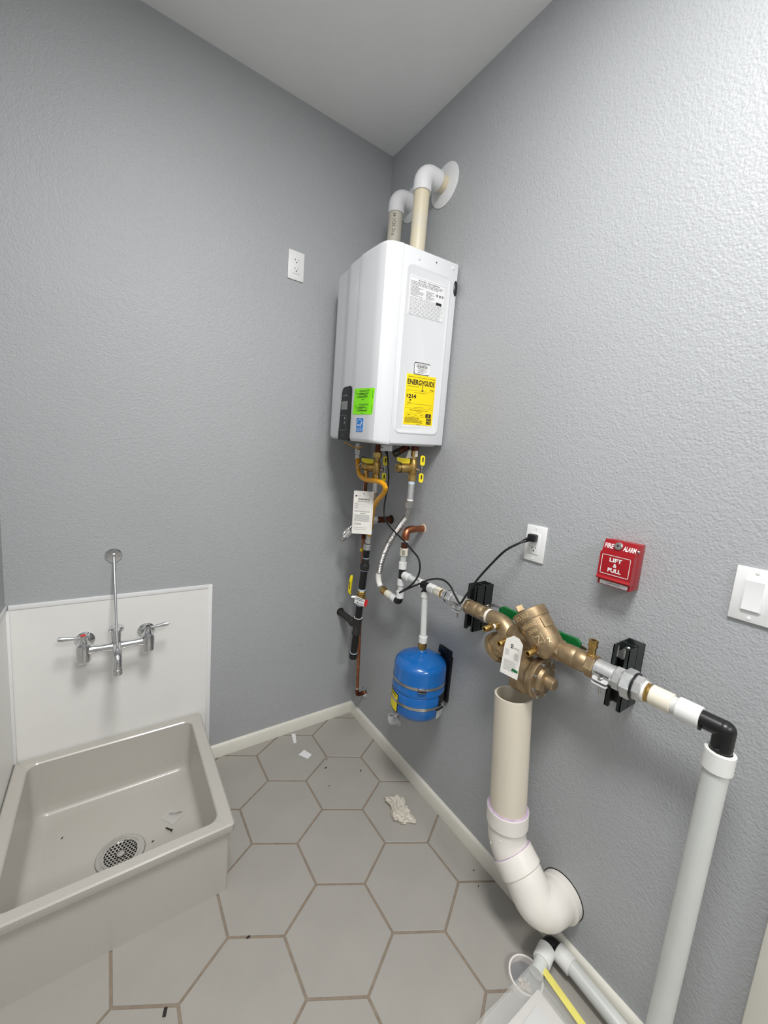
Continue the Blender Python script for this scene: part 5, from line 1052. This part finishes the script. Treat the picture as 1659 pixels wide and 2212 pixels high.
solo('crumpled_paper', mb, M_PAPER, 'crumpled dirty white paper towel lying on the floor tiles', 'paper', sharp=20)
solo('paper_scrap', MB().prism([(-0.0265, 0.015), (0.001, -0.029), (0.0285, -0.0145), (0.009, 0.0325)], (-0.3548, -0.1859, 0.0006), (1, 0, 0), (0, 1, 0), (0, 0, 1), 0.0006), M_LABEL, 'square white paper scrap on floor near the corner', 'paper')
solo('paper_strip', MB().prism([(-0.3595, -0.0232), (-0.3732, -0.0892), (-0.3612, -0.0940), (-0.3414, -0.0306)], (0, 0, 0.0006), (1, 0, 0), (0, 1, 0), (0, 0, 1), 0.0008), M_LABEL, 'narrow white strip on floor against back baseboard', 'paper')
for x, y, sz, a, lab in ((-0.303, -0.303, 0.007, 20, 'dark crumb on the tile nearest the square paper scrap'), (-0.277, -0.262, 0.005, 60, 'dark sliver at the grout joint below the corner tile'),
        (-0.335, -0.400, 0.004, 10, 'faint crumb in the middle of the tile left of crumpled paper'), (-0.172, -0.395, 0.006, 40, 'dark crumb at the grout joint above the crumpled paper'),
        (-0.05, -0.975, 0.004, 15, 'dark crumb beside right baseboard left of the waste pipe'), (-0.075, -1.02, 0.004, 50, 'dark crumb on floor in the waste pipe shadow'),
        (-0.78, -0.765, 0.007, 0, 'small crumb on the tile in front of the mop sink corner'), (-1.00, -0.815, 0.012, 70, 'dark sliver on floor at lower left in front of mop sink')):
    solo('debris_chip', MB().box((x, y, 0.0011), (sz * 1.5, sz * 0.7, 0.0016), 0.0004, Matrix.Rotation(math.radians(a), 3, 'Z')), M_DEBRIS, lab, 'debris', 'dirt crumbs on the floor tiles')
# open floor sleeve with plaster crumbs
t = thing('floor_sleeve', (-0.150, -1.262, 0), 'short open white pipe sleeve in the floor at lower right', 'pipe')
part('sleeve', MB().ring((-0.150, -1.262, 0.0), (-0.150, -1.262, 0.021), 0.0475, 0.0425, 36), M_WASTEW, t)
cr = MB().cyl((-0.150, -1.262, 0.0004), (-0.150, -1.262, 0.002), 0.0424, n=32)
part('sleeve_floor', cr, M_GREY, t)
cr = MB()
for k in range(26):
    a, r = random.uniform(0, 6.28), 0.018 * math.sqrt(random.random()); cr.box((-0.168 + r * math.cos(a), -1.272 + r * math.sin(a), 0.004 + 0.004 * random.random()), (0.008, 0.006, 0.005), 0.001, Matrix.Rotation(random.random() * 3, 3, 'Z'), 1)
part('plaster_crumbs', cr, M_SAND, t, kind='stuff')
# pipe lying along the baseboard with a black elbow
PX, PZ = -0.0385, 0.0450
t = thing('floor_pipe', (PX, -1.4, 0), 'white plastic pipe with black elbow lying along right baseboard', 'pipe')
part('elbow', MB().tube(catmull([(PX, -1.292, PZ), (PX, -1.276, PZ), (PX - 0.004, -1.268, PZ + 0.002), (PX - 0.014, -1.2655, PZ + 0.003), (PX - 0.030, -1.268, PZ + 0.002)], 0.004), 0.0202, 22), M_BLACK, t)
collar((PX - 0.024, -1.267, PZ + 0.002), (PX - 0.066, -1.276, PZ), 0.0242, 0.0180, M_PEXR, t)
part('short_pipe', MB().cyl((PX - 0.060, -1.2745, PZ), (PX - 0.10, -1.283, PZ - 0.001), 0.0180), M_PEX, t)
collar((PX, -1.286, PZ), (PX, -1.330, PZ), 0.0242, 0.0185, M_PEXR, t)
part('pipe', MB().cyl((PX, -1.325, PZ), (PX, -1.60, PZ - 0.020), 0.0192), M_PEX, t)
# clear plastic bag with papers
t = thing('document_bag', (-0.26, -1.44, 0.0), 'clear plastic bag of papers with yellow strip on floor, lower right', 'bag')
def sheet(x0, x1, y0, y1, z, th, warp=0.0, N=8):
    mb = MB(); vs = []; fs = []
    for i in range(N + 1):
        for j in range(N + 1):
            a, b = i / N, j / N; x, y = x0 + (x1 - x0) * a, y0 + (y1 - y0) * b
            bulge = math.sin(math.pi * a) * math.sin(math.pi * b)
            vs.append(V((x, y, z + th * bulge + warp * (noise.noise(V((a * 4, b * 4, z * 60)))))))
    for i in range(N):
        for j in range(N): fs.append((i * (N + 1) + j, (i + 1) * (N + 1) + j, (i + 1) * (N + 1) + j + 1, i * (N + 1) + j + 1))
    return mb.add(vs, fs)
part('paper', MB().box((-0.268, -1.452, 0.030), (0.225, 0.300, 0.004), 0.001), M_CARD, t)
part('paper', MB().box((-0.285, -1.470, 0.0345), (0.205, 0.290, 0.003), 0.001, Matrix.Rotation(0.04, 3, 'Z')), M_LABEL, t)
part('film', sheet(-0.392, -0.126, -1.62, -1.262, 0.041, 0.010, 0.010, 14), M_BAG, t, sharp=180)
part('film_underside', sheet(-0.392, -0.126, -1.62, -1.262, 0.0235, -0.002, 0.002, 8), M_BAG, t, sharp=180)
part('seal_strip', MB().box((-0.134, -1.43, 0.0535), (0.019, 0.285, 0.0015), 0.0004, Matrix.Rotation(-0.10, 3, 'Z')), M_ZIP, t)
